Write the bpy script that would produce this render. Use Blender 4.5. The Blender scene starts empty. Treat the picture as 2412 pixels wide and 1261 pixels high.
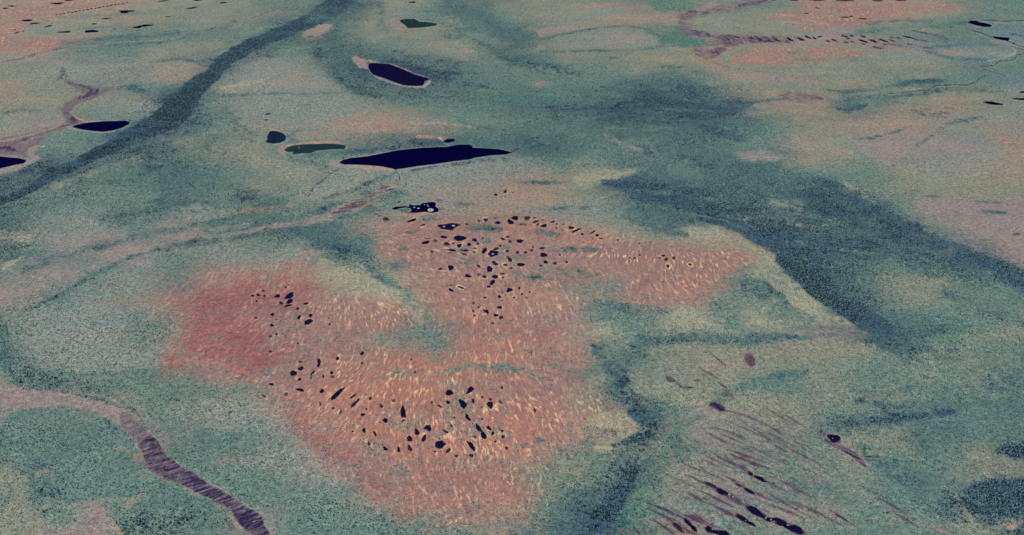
import bpy, math, sys
import numpy as np
from mathutils import Vector

# ------------------------------------------------------------------ camera, sky, sun, exposure
H = 2500.0                     # camera height above the bog, metres
PITCH = math.radians(28.5)     # downward tilt
FPX = 2131.0                   # focal length in photograph pixels (2412 wide)
CX, CY = 1206.0, 630.5
SUN_EL, SUN_AZ = 38.0, -68.0   # degrees; azimuth from +Y towards +X (sun stands on the left, a little beyond)
scn = bpy.context.scene
cam = bpy.data.objects.new('camera', bpy.data.cameras.new('camera'))
scn.collection.objects.link(cam)
cam.location = (0, 0, H)
cam.rotation_euler = (math.radians(90) - PITCH, 0, 0)
cam.data.sensor_width = 36.0
cam.data.lens = 36.0 * FPX / 2412.0
cam.data.clip_start = 10.0
cam.data.clip_end = 400000.0
scn.camera = cam
world = bpy.data.worlds.new("World"); scn.world = world; world.use_nodes = True
wn = world.node_tree.nodes; wl = world.node_tree.links
bg = wn['Background']; sky = wn.new('ShaderNodeTexSky')
sky.sky_type = 'NISHITA'; sky.sun_disc = False
sky.sun_elevation = math.radians(SUN_EL); sky.sun_rotation = math.radians(SUN_AZ)
wl.new(sky.outputs[0], bg.inputs[0]); bg.inputs[1].default_value = 0.12
sd = bpy.data.lights.new('sun', 'SUN'); sd.energy = 4.2; sd.angle = math.radians(0.5); sd.color = (1.0, 0.93, 0.86)
sun = bpy.data.objects.new('sun', sd); scn.collection.objects.link(sun)
_a, _e = math.radians(SUN_AZ), math.radians(SUN_EL)
sdir = Vector((math.sin(_a)*math.cos(_e), math.cos(_a)*math.cos(_e), math.sin(_e)))
sun.rotation_euler = sdir.to_track_quat('Z', 'Y').to_euler()
scn.view_settings.view_transform = 'Standard'; scn.view_settings.look = 'None'
scn.view_settings.exposure = 0.0; scn.view_settings.gamma = 1.0
scn.cycles.max_bounces = 3; scn.cycles.diffuse_bounces = 2
# calibration: radiance of a white horizontal surface under this light (linear, per channel)
LIGHT = np.array([1.0, 1.0, 1.0], np.float32)

def ground_xy(u, v):
    """point of the flat bog plane that the photograph shows at pixel (u, v)"""
    a = (np.asarray(u, float) - CX) / FPX; b = (np.asarray(v, float) - CY) / FPX
    dz = -math.sin(PITCH) - b*math.cos(PITCH)
    dy = math.cos(PITCH) - b*math.sin(PITCH)
    t = H / -dz
    return a*t, dy*t
#PAINT-BEGIN
# ------------------------------------------------------------------ lattice of the ground sheet
def spaced(lo, hi, step, far, n):
    core = np.arange(lo, hi + step*0.5, step)
    g = np.linspace(0, 1, n + 1)[1:]**2.2
    return np.concatenate([(core[0] - g*far[0])[::-1], core, core[-1] + g*far[1]])
STEP = 1.6
U = spaced(-140, 2552, STEP, (9000, 9000), 46)
Vt = spaced(-40, 1330, STEP, (455, 2350), 40)
NU, NV = len(U), len(Vt)
PX, PY = np.meshgrid(U, Vt)
PX = PX.astype(np.float32); PY = PY.astype(np.float32)
_dz = -math.sin(PITCH) - (PY - CY)/FPX*math.cos(PITCH)
_t = H / -_dz
GX = ((PX - CX)/FPX*_t).astype(np.float32)
GY = ((math.cos(PITCH) - (PY - CY)/FPX*math.sin(PITCH))*_t).astype(np.float32)
MPP = (_t/FPX).astype(np.float32)                 # metres per photograph pixel, across

def _hash(ix, iy, s):
    h = (ix.astype(np.int64)*374761393 + iy.astype(np.int64)*668265263 + s*1442695041) & 0xFFFFFFFF
    h = ((h ^ (h >> 13))*1274126177) & 0xFFFFFFFF
    h = ((h ^ (h >> 16))*2246822519) & 0xFFFFFFFF
    return ((h ^ (h >> 15)) & 0xFFFFFF).astype(np.float32)/np.float32(0xFFFFFF)
def vnoise(x, y, s):
    fx = np.floor(x); fy = np.floor(y); ix = fx.astype(np.int64); iy = fy.astype(np.int64)
    tx = (x - fx).astype(np.float32); ty = (y - fy).astype(np.float32)
    tx = tx*tx*(3 - 2*tx); ty = ty*ty*(3 - 2*ty)
    a = _hash(ix, iy, s)*(1 - tx) + _hash(ix + 1, iy, s)*tx
    b = _hash(ix, iy + 1, s)*(1 - tx) + _hash(ix + 1, iy + 1, s)*tx
    return (a*(1 - ty) + b*ty)*2 - 1
def fbm(x, y, size, s, octv=4, gain=0.55):
    r = 0; amp = 1.0; tot = 0.0
    c, q = math.cos(0.6), math.sin(0.6)
    for k in range(octv):
        r = r + amp*vnoise((x*c - y*q)/size + 17.3*k, (x*q + y*c)/size - 9.1*k, s + k*7)
        tot += amp; amp *= gain; size *= 0.5; c, q = math.cos(0.6 + 1.1*(k+1)), math.sin(0.6 + 1.1*(k+1))
    return r/tot*1.6

def sm(x):
    x = np.clip(x, 0, 1); return x*x*(3 - 2*x)
def lin(c):
    c = np.asarray(c, np.float32)/255.0
    return np.where(c <= 0.04045, c/12.92, ((c + 0.055)/1.055)**2.4).astype(np.float32)

# palette: colour of the vegetation, tree density 0-1, yellow strings 0-1, dark flarks 0-1
PAL = {
 'P': ((129,135,125), .36, 0, 0), 't': ((127,131,114), .30, 0, 0), 'g': ((101,124,113), .42, 0, 0),
 'G': ((84,109,106), .58, 0, 0), 'D': ((66,91,107), .82, 0, 0), 'N': ((72,98,116), 1.25, 0, 0),
 'o': ((144,127,112), .18, .08, 0), 'r': ((147,111,103), .09, .42, 0), 'R': ((138,88,88), .03, .12, 0),
 'k': ((156,111,98), .05, .62, 0), 'm': ((136,124,118), .05, 0, .08), 'M': ((98,82,93), 0, 0, .85),
 'V': ((70,57,84), 0, 0, 1), 'y': ((148,146,123), .24, .1, 0), 'Y': ((190,180,138), .05, 0, 0),
 'e': ((84,122,106), .5, 0, 0), 'b': ((110,126,128), .4, 0, 0), 'B': ((52,36,44), 0, 0, 0),
 'x': ((166,130,113), 0, .2, 0), 'q': ((84,64,78), 0, 0, .1), 'w': ((143,131,121), 0, 0, 0),
 'n': ((110,96,99), .05, 0, .45), 'K': ((38,34,44), 0, 0, 0), 'z': ((210,178,130), 0, 0, 0),
}
CH = np.zeros((NV, NU, 6), np.float32)           # r g b (linear), trees, strings, flarks
def pv(key):
    c, d, s, f = PAL[key]
    return np.array(list(lin(c)) + [d, s, f], np.float32)

ROWS = [(0, "o o o o t t g g D t t G t t t g e m g o o o o g g"), (40, "o o t o t t t G G t g G g t t o o t o r r o t g g"),
 (80, "o t t g g g g G G t t g G t P g e m t t m g g g b"), (120, "t o g g t t D g G g t t G t t t t o r r o o b b g"),
 (160, "t t P P o D P P G D D g g g g t t o o t t t t g g"), (200, "o t t g G t P P g G G g g g g G G t t t t g g g b"),
 (250, "t t t P D g P P t t g g G G G D D D o o G t o t t"), (300, "t m g g D g t P o o o g g g G G G D g t o o t P P"),
 (350, "m g g D g G t g g G G G G G g g G g g o t m m P o"), (400, "g D G g G g t t P P P P P g t G g G G g g t P o o"),
 (450, "D g g g G g t P t g P o o o t D D G G D g t t t t"), (500, "G g g g G g G g t g P P o P P g G D G D D g m m m"),
 (550, "G P P g m g g G G o r r g r o t t y D G G D g m m"), (600, "G g m m g P t P G g r r r r r r r r y D G G G D m"),
 (650, "g m g P g r r r y y o r G g t r r r g D G g G G D"), (700, "m g P t r R R r o y o o r o g r r t g G G t t g g"),
 (750, "g P P P o R r r r r g r r r g g y g y g D g g g g"), (800, "g P P P o R R r r t g r k r y g t g g m m G e t t"),
 (850, "G P P P o r R r r k k k k r g G t t t t t g t g g"), (900, "g G g g g r r r k k k r r r t G t t g g t g g t g"),
 (950, "m m m g g P g r k k k k k r o G g m t t g t g g g"), (1000, "g g G m g P P r r k k k k r o D m t t t G G g g g"),
 (1050, "G G g g m g g P r r k k k r g t G t t g t t G g G"), (1100, "t g g g g g P P r r k r r g g G t t g t t g g t t"),
 (1150, "t G g g g g g P P r r r r g G G t t g g t g g t N"), (1200, "t g m g g g g g g o r r o g D e t g g t g g g N N"),
 (1261, "t m m g g g m g g g g g o G N e m g g g g g g t G")]
ROWS = [(y, s.split()) for y, s in ROWS]

# warped drawing coordinates: outlines wander the way vegetation edges do
_ps = np.clip(0.35 + (PY + 100)/1400, 0.25, 1.3)
w1 = fbm(GX, GY, 260, 11, 4); w2 = fbm(GX, GY, 260, 57, 4)
FN = fbm(GX, GY, 34, 901, 3).astype(np.float32)          # tuft-scale raggedness of every vegetation border
FM = fbm(GX, GY, 130, 951, 3).astype(np.float32)
WX = PX + 13*_ps*w1; WY = PY + 6.5*_ps*_ps*w2
w3 = fbm(GX, GY, 900, 23, 3); w4 = fbm(GX, GY, 900, 71, 3)
BX = PX + 28*w1 + 40*w3 + (16*FN + 26*FM)*_ps; BY = PY + (12*w2 + 20*w4 + 12*np.roll(FN, 40, 1) + 20*np.roll(FM, 60, 1))*_ps

ry = np.array([r[0] for r in ROWS], float)
base = np.array([[pv(ch) for ch in r[1]] for r in ROWS], np.float32)
gx = np.clip(BX/100.0, 0, 23.999); gi = gx.astype(int); fx = (gx - gi)[..., None]
yy = np.clip(BY, 0, 1260.9); ri = np.clip(np.searchsorted(ry, yy, side='right') - 1, 0, len(ry) - 2)
fy = ((yy - ry[ri])/(ry[ri + 1] - ry[ri]))[..., None].astype(np.float32)
CH[:] = (base[ri, gi]*(1 - fx) + base[ri, gi + 1]*fx)*(1 - fy) + (base[ri + 1, gi]*(1 - fx) + base[ri + 1, gi + 1]*fx)*fy
del gx, gi, fx, yy, ri, fy, BX, BY

def window(x0, y0, x1, y1):
    i0, i1 = np.searchsorted(Vt, [y0, y1]); j0, j1 = np.searchsorted(U, [x0, x1])
    return slice(max(i0 - 1, 0), min(i1 + 1, NV)), slice(max(j0 - 1, 0), min(j1 + 1, NU))
def blend(sl, a, key, ch=None):
    a = sm(a + np.where((a > 0.01) & (a < .999), (FN[sl]*1.6 + FM[sl]*1.3)*a*(1 - a), 0)) if ch is None else a
    v = pv(key) if isinstance(key, str) else key
    a = a[..., None]
    if ch is None: CH[sl] = CH[sl]*(1 - a) + v*a
    else: CH[sl][..., ch] = CH[sl][..., ch]*(1 - a[..., 0]) + v[ch]*a[..., 0]
def seg_dist(X, Y, pts):
    """distance to a polyline whose half-width changes along it -> (distance / half-width)"""
    best = np.full(X.shape, 1e9, np.float32); bd = None
    for (x0, y0, a0), (x1, y1, a1) in zip(pts[:-1], pts[1:]):
        dx, dy = x1 - x0, y1 - y0
        t = np.clip(((X - x0)*dx + (Y - y0)*dy)/max(dx*dx + dy*dy, 1e-6), 0, 1)
        d = np.hypot(X - x0 - t*dx, Y - y0 - t*dy)/(a0 + (a1 - a0)*t)
        best = np.minimum(best, d)
    return best
def S(key, pts, w=None, alpha=1.0, soft=0.5, warp=True):
    pts = [(p[0], p[1], p[2] if len(p) > 2 else w) for p in pts]
    if soft == 0.5 and key in 'GDge': soft = .95; alpha *= .85
    m = max(p[2] for p in pts)*(1 + soft) + 22
    sl = window(min(p[0] for p in pts) - m, min(p[1] for p in pts) - m, max(p[0] for p in pts) + m, max(p[1] for p in pts) + m)
    X, Y = (WX, WY) if warp else (PX, PY)
    d = seg_dist(X[sl], Y[sl], pts)
    blend(sl, sm((1 + soft - d)/(2*soft))*alpha, key)
def E(key, x, y, rx, ry_, deg=0, alpha=1.0, soft=0.5, warp=True):
    m = max(rx, ry_)*(1 + soft) + 22
    sl = window(x - m, y - m, x + m, y + m)
    X, Y = (WX, WY) if warp else (PX, PY)
    c, s = math.cos(math.radians(deg)), math.sin(math.radians(deg))
    dx = X[sl] - x; dy = Y[sl] - y
    d = np.hypot((dx*c + dy*s)/rx, (-dx*s + dy*c)/ry_)
    blend(sl, sm((1 + soft - d)/(2*soft))*alpha, key)
def inside(X, Y, pts):
    r = np.zeros(X.shape, bool); n = len(pts)
    for i in range(n):
        x0, y0 = pts[i][:2]; x1, y1 = pts[(i + 1) % n][:2]
        c = (y0 > Y) != (y1 > Y)
        r ^= c & (X < (x1 - x0)*(Y - y0)/(y1 - y0 if y1 != y0 else 1e-9) + x0)
    return r
def A(key, pts, soft=10, alpha=1.0, warp=True):
    if soft > 12: soft = soft*(2.0 if key in 'rRkPm' else 1.4)
    m = soft + 25
    sl = window(min(p[0] for p in pts) - m, min(p[1] for p in pts) - m, max(p[0] for p in pts) + m, max(p[1] for p in pts) + m)
    X, Y = (WX, WY) if warp else (PX, PY)
    X = X[sl]; Y = Y[sl]
    d = seg_dist(X, Y, [(p[0], p[1], 1.0) for p in list(pts) + [pts[0]]])
    d = np.where(inside(X, Y, pts), -d, d)
    if soft > 12: d = d + soft*(.55*FM[sl] + .25*FN[sl])
    blend(sl, sm(0.5 - d/(2*soft))*alpha, key)
# ------------------------------------------------------------------ vegetation layers, back to front
# far left bogs
for y, a in ((2,.6),(8,.7),(16,.9),(25,.7),(38,.6)): S('r', [(-20,y+18,3),(120,y+8,4),(300,y-6,3)], alpha=a)
S('g', [(70,22,3),(110,24,3),(230,14,3),(300,30,3),(420,20,4)], alpha=.6)
S('g', [(140,44,4),(240,36,4),(380,28,5)], alpha=.5)
A('r', [(-30,50),(60,58),(62,75),(30,92),(-30,100)], 8, .7)
A('r', [(-30,90),(60,92),(180,82),(240,86),(170,100),(120,118),(-30,128)], 8, .7)
S('e', [(70,72,4),(120,80,4),(190,66,3),(270,60,3),(370,66,4)], alpha=.6)
S('G', [(150,102,5),(240,92,6),(340,86,6),(420,78,5)], alpha=.6)
S('G', [(230,106,4),(300,104,5),(380,98,4),(430,88,4),(520,66,8),(560,52,5)], alpha=.6)
S('t', [(330,40,8),(430,30,10),(560,18,12),(640,30,8)], alpha=.5)
# stream that crosses the upper left
ST = [(-20,150),(40,141),(60,136),(95,124),(130,117),(165,112),(180,106),(215,103),(245,103)]
S('o', [(p[0],p[1],6) for p in ST], alpha=.3); S('n', [(p[0],p[1],2.0) for p in ST], alpha=.8)
S('m', [(245,103,1.6),(290,98,1.6),(330,96,2),(385,94,1.6)], alpha=.6)
S('m', [(405,92,2),(440,83,2.2),(490,70,1.6),(560,48,1.4),(640,28,1.2),(690,12,1.4),(700,-5,1.2)], alpha=.7)
S('K', [(405,92,1),(440,83,1),(490,70,.9),(560,48,.8),(600,40,.8),(640,26,.8),(690,14,.9),(700,-5,.9)], alpha=.5)
S('m', [(60,138,3),(100,143,4),(140,147,5),(155,156,5),(152,168,5)], alpha=.9)
S('G', [(152,160,5),(150,180,10),(140,184,7)], alpha=.7)
S('n', [(155,190,5),(180,203,8),(215,214,12),(260,208,5),(310,207,3)], alpha=.9)
S('n', [(222,215,10),(205,230,9),(180,240,7),(160,250,8),(150,265,11),(165,285,14),(190,296,8)], alpha=.95)
S('n', [(140,300,7),(110,310,6),(60,325,7),(20,335,14),(0,350,24),(60,350,14),(100,330,6)], alpha=.95)
S('m', [(90,345,6),(70,362,8),(85,372,5),(30,398,9),(0,405,9),(-30,410,10)], alpha=.9)
S('o', [(136,262,2.5),(138,290,2.5),(126,302,2.5),(60,322,2.5),(0,334,2.5)], alpha=.8)
S('x', [(160,262,2),(175,278,2),(200,286,2),(230,286,1.6)], alpha=.6)
S('V', [(160,195,1.6),(180,200,2),(205,206,5),(222,212,6),(205,224,4),(185,238,2.5)], alpha=.55)
S('V', [(148,264,3),(155,272,6),(165,284,9),(150,292,5),(138,300,2)], alpha=.5)
S('V', [(0,350,4),(20,347,5),(38,356,4),(20,352,6)], alpha=.8); S('V', [(50,332,2),(70,324,3)], alpha=.5)
S('z', [(82,324,1.2),(78,338,1.2),(92,345,1.2),(112,345,1)], alpha=.35)
A('P', [(160,168),(200,150),(330,140),(440,150),(470,165),(440,195),(400,205),(300,208),(220,205),(175,190)], 14, .6)
A('o', [(360,165),(440,158),(470,170),(425,205),(350,205)], 12, .5)
S('G', [(350,147,2.5),(410,140,4),(455,141,3),(480,158,2.5)], alpha=.7)
A('P', [(200,245),(280,230),(370,240),(380,255),(300,275),(200,270)], 14, .6)
A('P', [(0,150),(120,155),(130,175),(60,190),(0,180)], 14, .35)
A('o', [(0,205),(120,215),(190,225),(150,245),(60,250),(0,250)], 18, .4)
S('G', [(290,205,6),(330,205,9),(300,212,8),(345,218,7)], alpha=.7); S('D', [(310,200,3),(330,214,5),(350,222,3)], alpha=.5)
S('G', [(0,262,6),(60,258,5),(100,262,4)], alpha=.5)
# long forest belt, upper left
BELT = [(-20,487,9),(60,447,10),(130,408,12),(200,373,14),(260,345,17),(330,312,24),(395,280,32),(430,243,36),(450,215,25),(500,172,20),(540,135,19),(600,104,19),(660,78,17),(720,52,18),(780,20,26),(825,-15,22)]
S('G', [(p[0]+8,p[1]+5,p[2]*1.35) for p in BELT], alpha=.5, soft=.5)
S('D', [(p[0],p[1],p[2]*.9) for p in BELT], alpha=1, soft=.18); S('N', [(p[0],p[1],p[2]*.7) for p in BELT[3:12]], alpha=.5, soft=.5)
S('G', [(740,40,22),(790,60,26),(760,110,22),(770,150,22),(800,190,20)], alpha=.8)
S('D', [(775,160,8),(795,180,14),(815,200,12),(850,214,10),(900,225,6)], alpha=.75)
E('G', 745,120,20,20,0,.5); S('D', [(742,125,12),(752,140,14)], alpha=.5)
E('m', 750,72,34,12,-22,.95,.3); E('x', 750,74,38,15,-22,.35,.4); E('m', 748,75,32,10,-22,.9,.3); E('B',733,86,10,3,0,.7)
A('P', [(560,170),(620,145),(690,140),(750,150),(790,190),(820,225),(700,225),(600,222),(520,215),(540,190)], 22, .9)
A('o', [(640,170),(720,160),(780,200),(760,215),(660,205)], 18, .5)
S('y', [(520,208,5),(570,200,6),(620,190,4)], alpha=.5); E('o', 545,212,26,8,0,.5)
S('G', [(490,232,8),(560,225,4),(640,222,2.2),(800,219,1.6)], alpha=.6)
A('P', [(620,240),(700,232),(820,245),(900,265),(860,290),(760,300),(640,300),(600,270)], 20, .75)
S('D', [(470,255,20),(480,280,16)], alpha=.35); S('G', [(330,350,26),(400,370,26),(400,400,30),(350,410,18)], alpha=.75)
S('D', [(330,355,14),(345,380,12),(370,400,12)], alpha=.4)
S('G', [(520,270,24),(560,300,22),(590,320,14)], alpha=.5)
A('t', [(360,320),(470,300),(560,320),(600,370),(520,400),(440,360)], 25, .5)
# left-centre meadows and trees
S('G', [(0,520,26),(60,490,14),(160,460,14),(260,430,12),(330,420,10)], alpha=.55)
S('D', [(0,472,8),(40,450,8),(80,430,7)], alpha=.6)
S('t', [(120,440,9),(240,400,8),(330,370,10)], alpha=.4)
S('G', [(380,430,22),(400,470,24),(340,500,20),(230,520,14)], alpha=.7); S('D', [(370,470,14),(340,490,10),(390,440,12)], alpha=.4)
S('G', [(560,450,16),(600,465,18),(640,480,16),(600,490,12)], alpha=.8); S('D', [(560,458,8),(600,470,10)], alpha=.45)
E('P', 470,498,62,18,0,.75); S('D', [(425,482,4),(460,474,4),(490,478,3)], alpha=.4)
S('G', [(560,505,8),(520,520,5),(420,540,10),(340,560,12),(240,580,10),(160,600,10),(60,640,10)], alpha=.6)
A('P', [(70,500),(160,480),(250,500),(240,540),(150,570),(60,560)], 26, .5)
E('o', 92,548,12,9,0,.5)
S('y', [(0,545,14),(60,560,14),(50,620,12),(0,640,12)], alpha=.4)
FEN = [(-20,745,28),(60,705,28),(130,665,26),(210,625,24),(300,585,22),(380,567,20),(440,560,20),(500,555,13),(560,548,7),(640,540,9),(720,528,10),(790,505,12),(850,478,14),(900,450,12),(930,425,8)]
S('m', [(p[0],p[1],p[2]*.75) for p in FEN], alpha=.5, soft=.7); S('m', [(500,550,10),(620,545,8),(760,520,10)], alpha=.25)
S('o', [(440,520,10),(540,500,9),(640,495,9),(700,480,9),(740,460,8)], alpha=.25)
S('G', [(60,735,4),(140,690,5),(210,653,5),(300,610,6),(400,580,7),(480,570,7),(560,563,7),(640,550,6),(720,545,8),(800,530,10)], alpha=.85)
S('D', [(340,597,2.5),(400,577,3),(480,566,3),(580,558,4),(640,548,3)], alpha=.5)
E('G', 520,541,36,14,-12,.8); E('P', 522,541,26,9,-12,.8); E('G', 600,530,60,10,-14,.6); E('P', 575,533,25,7,-14,.5)
E('G', 780,490,46,12,-10,.9); E('P', 795,490,30,7,-10,.5); E('D', 760,495,12,6,-20,.5)
E('G', 815,505,26,8,-10,.9); E('G', 862,492,28,10,-8,.7); E('G', 855,452,14,7,-20,.8)
A('P', [(735,455),(760,425),(810,400),(850,398),(930,405),(900,425),(840,440),(790,460),(750,470)], 12, .95)
S('G', [(728,462,2),(745,435,2),(775,408,2),(800,397,2)], alpha=.7); S('G', [(760,470,4),(830,447,5),(890,422,6),(925,410,5)], alpha=.7)
A('y', [(640,380),(740,375),(760,400),(720,440),(620,420)], 20, .3)
A('G', [(610,420),(700,440),(730,450),(700,480),(620,450)], 20, .3)
# forests round the upper lakes
S('D', [(905,140,8),(960,150,12),(1000,170,14),(1050,172,14),(1080,165,8)], alpha=.65)
S('G', [(850,130,14),(940,130,12),(1040,145,14),(1120,170,12)], alpha=.6)
S('G', [(820,190,16),(880,215,18),(990,230,20),(1100,225,18),(1240,235,22),(1340,250,22),(1340,280,16)], alpha=.75)
S('D', [(1000,180,5),(1080,195,12),(1150,200,10)], alpha=.4)
S('D', [(1050,0,7),(1090,22,7),(1130,36,8),(1160,52,10),(1175,62,7)], alpha=.6); S('G', [(1040,-10,12),(1100,24,14),(1170,60,16),(1190,80,12)], alpha=.7)
S('G', [(1150,80,8),(1200,90,16),(1225,100,12)], alpha=.8); S('D', [(1180,78,7),(1215,92,8)], alpha=.5)
S('G', [(1120,95,6),(1170,120,12),(1200,140,14),(1280,150,16),(1360,168,12)], alpha=.8); S('D', [(1180,130,6),(1210,145,9),(1270,160,9),(1340,168,8)], alpha=.55)
S('G', [(870,20,14),(890,0,16),(900,60,14)], alpha=.5); A('P', [(930,20),(1000,30),(1100,45),(1090,65),(1000,40),(940,38)], 8, .5)
A('o', [(910,25),(940,30),(960,70),(1000,80),(940,80),(905,60)], 10, .45)
A('P', [(1040,118),(1110,112),(1170,130),(1180,150),(1090,145),(1030,135)], 8, .4); E('x', 1105,122,20,4,5,.3)
E('G', 1065,88,36,8,0,.5); S('o', [(1000,75,6),(1060,98,5),(1120,108,5)], alpha=.3)
# far centre: pale lens shaped bogs
S('o', [(1320,10,6),(1420,22,8),(1560,16,8)], alpha=.3); E('r', 1430,12,80,5,0,.5); E('P', 1420,26,60,8,0,.5)
S('o', [(1270,80,8),(1350,62,8),(1420,50,7),(1560,50,8),(1610,56,7)], alpha=.6); S('m', [(1560,48,4),(1620,55,6)], alpha=.5)
S('G', [(1270,92,3),(1330,82,2.5),(1400,66,2.5),(1480,60,2.5),(1530,72,3),(1565,95,3),(1560,110,3),(1500,118,2.5),(1400,120,3),(1300,122,3)], alpha=.65)
A('P', [(1265,115),(1300,95),(1370,80),(1440,66),(1500,68),(1545,88),(1555,105),(1500,112),(1400,112),(1320,108)], 8, .8)
E('o', 1460,92,60,12,0,.5); E('e', 1580,90,24,20,0,.6); S('e', [(1590,75,8),(1610,90,14),(1640,105,8)], alpha=.7)
E('G', 1568,157,30,5,0,.8); E('G', 1450,137,14,4,0,.6); E('G', 1510,175,8,2,0,.6)
S('o', [(1440,115,6),(1540,130,10),(1580,145,12),(1500,170,12)], alpha=.4)
E('o', 1270,196,34,9,8,.5); E('e', 1220,230,90,22,0,.35)
# dark belt right of centre
S('D', [(1290,250,6),(1360,262,10),(1430,252,16),(1500,250,22),(1560,248,20),(1640,262,26),(1720,250,18),(1770,242,8)], alpha=.55, soft=.8)
S('D', [(1380,275,10),(1440,285,14),(1540,275,12)], alpha=.4)
S('G', [(1540,200,14),(1600,200,18),(1650,215,18),(1700,240,14)], alpha=.85); S('D', [(1600,205,10),(1640,225,14)], alpha=.45)
S('D', [(1650,300,8),(1700,315,12),(1740,325,8)], alpha=.75)
S('e', [(1560,238,2),(1500,247,2),(1620,232,2)], alpha=.5); S('e', [(1680,280,12),(1760,300,12),(1800,310,8)], alpha=.4)
S('G', [(1150,305,12),(1200,320,16),(1300,330,22),(1360,345,18)], alpha=.75); S('D', [(1240,330,10),(1300,340,12)], alpha=.45)
S('D', [(1450,322,7),(1500,345,10),(1530,358,9)], alpha=.5); S('m', [(1420,315,3),(1470,338,5),(1512,352,5)], alpha=.55, soft=.8)
A('e', [(1320,300),(1400,310),(1480,350),(1400,365),(1330,345)], 20, .35)
S('G', [(1560,330,14),(1640,345,16),(1720,350,14)], alpha=.5)
S('G', [(1560,360,14),(1640,380,16),(1740,385,14),(1830,390,12)], alpha=.75); S('D', [(1600,375,10),(1680,385,10)], alpha=.4)
A('m', [(1730,362),(1790,355),(1850,368),(1830,378),(1770,382),(1735,375)], 8, .8)
S('G', [(1800,345,10),(1860,362,10),(1900,370,6)], alpha=.4)
# lake margins
A('P', [(990,405),(1080,385),(1180,378),(1260,382),(1300,400),(1240,430),(1140,440),(1020,450),(970,430)], 22, .75)
S('D', [(800,388,5),(812,366,7),(860,352,8),(930,342,9),(1000,334,8),(1050,334,6)], alpha=.6)
S('D', [(850,350,6),(930,344,9),(1030,337,6)], alpha=.25)
S('D', [(960,402,3),(1040,390,5),(1120,382,5),(1200,370,4)], alpha=.45)
S('G', [(690,375,8),(760,395,10),(720,365,5),(800,360,8)], alpha=.5)
S('w', [(780,384,5),(800,388,6),(850,392,4.5),(900,396,4.5),(925,400,2.5)], alpha=.95, soft=.3, warp=False)
S('x', [(840,392,4),(890,396,3.5),(918,399,2)], alpha=.4, warp=False)
S('w', [(935,401,1.6),(1000,391.5,1.5),(1060,384,1.2)], alpha=.7, warp=False)
S('w', [(800,380,3),(830,372,2),(900,361,1.2),(990,348,1)], alpha=.7, warp=False)
S('m', [(668,362,6),(662,352,8),(680,344,5),(720,338,3),(800,337,3)], alpha=.8, warp=False)
S('x', [(664,345,2),(690,340,2),(740,336,2.2),(800,335,2)], alpha=.7, warp=False)
S('w', [(671,358,2),(669,350,2),(680,345,1.6)], alpha=.8, warp=False)
S('b', [(626,330,3.5),(630,318,3.5),(637,308,2.5)], alpha=.8, warp=False); S('x', [(638,305,3),(655,307,2)], alpha=.7, warp=False)
S('G', [(676,322,6),(690,318,12),(700,330,10)], alpha=.5)
S('x', [(985,324,4),(1020,325,5),(1045,327,6)], alpha=.45); S('z', [(1034,324,2.5),(1043,330,2.5)], alpha=.6, warp=False); S('w', [(1050,338,1.2),(1060,343,1.5)], alpha=.6, warp=False)
A('r', [(790,280),(850,278),(930,280),(1030,285),(1100,298),(1060,305),(940,302),(850,312),(820,300)], 12, .35)
S('y', [(960,288,4),(1050,292,4),(1110,300,3)], alpha=.5); E('o', 880,270,60,10,0,.5)
S('m', [(838,140,8),(852,150,12),(862,158,6)], alpha=.95, warp=False, soft=.3); S('x', [(830,138,3),(860,141,3),(885,147,2)], alpha=.7, warp=False)
S('w', [(870,165,2.5),(885,182,2),(930,198,1.8),(970,205,1.8),(1000,203,4),(1012,193,4)], alpha=.8, warp=False)
S('x', [(920,151,1.4),(950,162,1.2),(1000,181,1)], alpha=.5, warp=False)
S('w', [(170,303,2),(200,309,1.8),(240,313,1.6),(270,309,1.2)], alpha=.8, warp=False); S('x', [(195,288,1.2),(240,284.5,1.2)], alpha=.7, warp=False)
S('m', [(165,300,4),(180,305,3)], alpha=.7, warp=False)
S('w', [(-20,400,2.5),(30,394,2),(60,386,2)], alpha=.6, warp=False); S('w', [(0,366,2),(40,369,2),(66,374,2)], alpha=.6, warp=False)
S('K', [(931,400,1.3),(936,408,1.2),(941,415,1),(941,424,1)], alpha=.9, warp=False)
S('K', [(1204,359,1.6),(1215,354,1.1),(1225,350,.9)], alpha=.9, warp=False)
E('x', 1000,488,52,20,-6,.0)
S('x', [(1022,500,4),(1038,494,4),(1046,484,3),(1040,470,4),(1015,474,3)], alpha=.75, warp=False)
S('x', [(950,504,2),(975,507,3),(1000,503,3),(1030,503,3)], alpha=.8, warp=False); S('q', [(955,502,1.6),(975,503,1.6)], alpha=.6, warp=False)
E('q', 1035,473,10,4.5,5,.85,.3,False); E('q', 1037,492,8,3.5,0,.8,.3,False)
E('G', 950,494,17,5.5,0,.9,.3,False); E('y', 950,494,19,7,0,.0)
# string patch left of the odd lake
S('m', [(780,505,10),(830,485,12),(880,462,12),(930,430,8)], alpha=.5)
for x, y in ((905,440),(915,447),(880,455),(868,462),(850,470),(838,478),(862,474),(878,468),(893,462),(822,484),(808,492),(832,488),(848,482),(866,486),(800,500)):
    S('q', [(x-12,y+2,1.8),(x,y,2.4),(x+12,y-3,1.6)], alpha=.75, soft=.4)
for x, y in ((868,502),(878,508),(888,512),(905,520),(886,498),(913,513)): E('q', x,y,7,2.2,-10,.8)
for x, y in ((440,575),(452,569),(463,565),(470,558),(479,563),(484,569),(448,574),(602,552),(628,545),(632,548),(640,543),(624,540)):
    S('q', [(x-5,y-4,1.2),(x+5,y+4,1.2)] if x % 3 else [(x-5,y+3,1.2),(x+6,y-4,1.3)], alpha=.8, soft=.4, warp=False)
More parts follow.
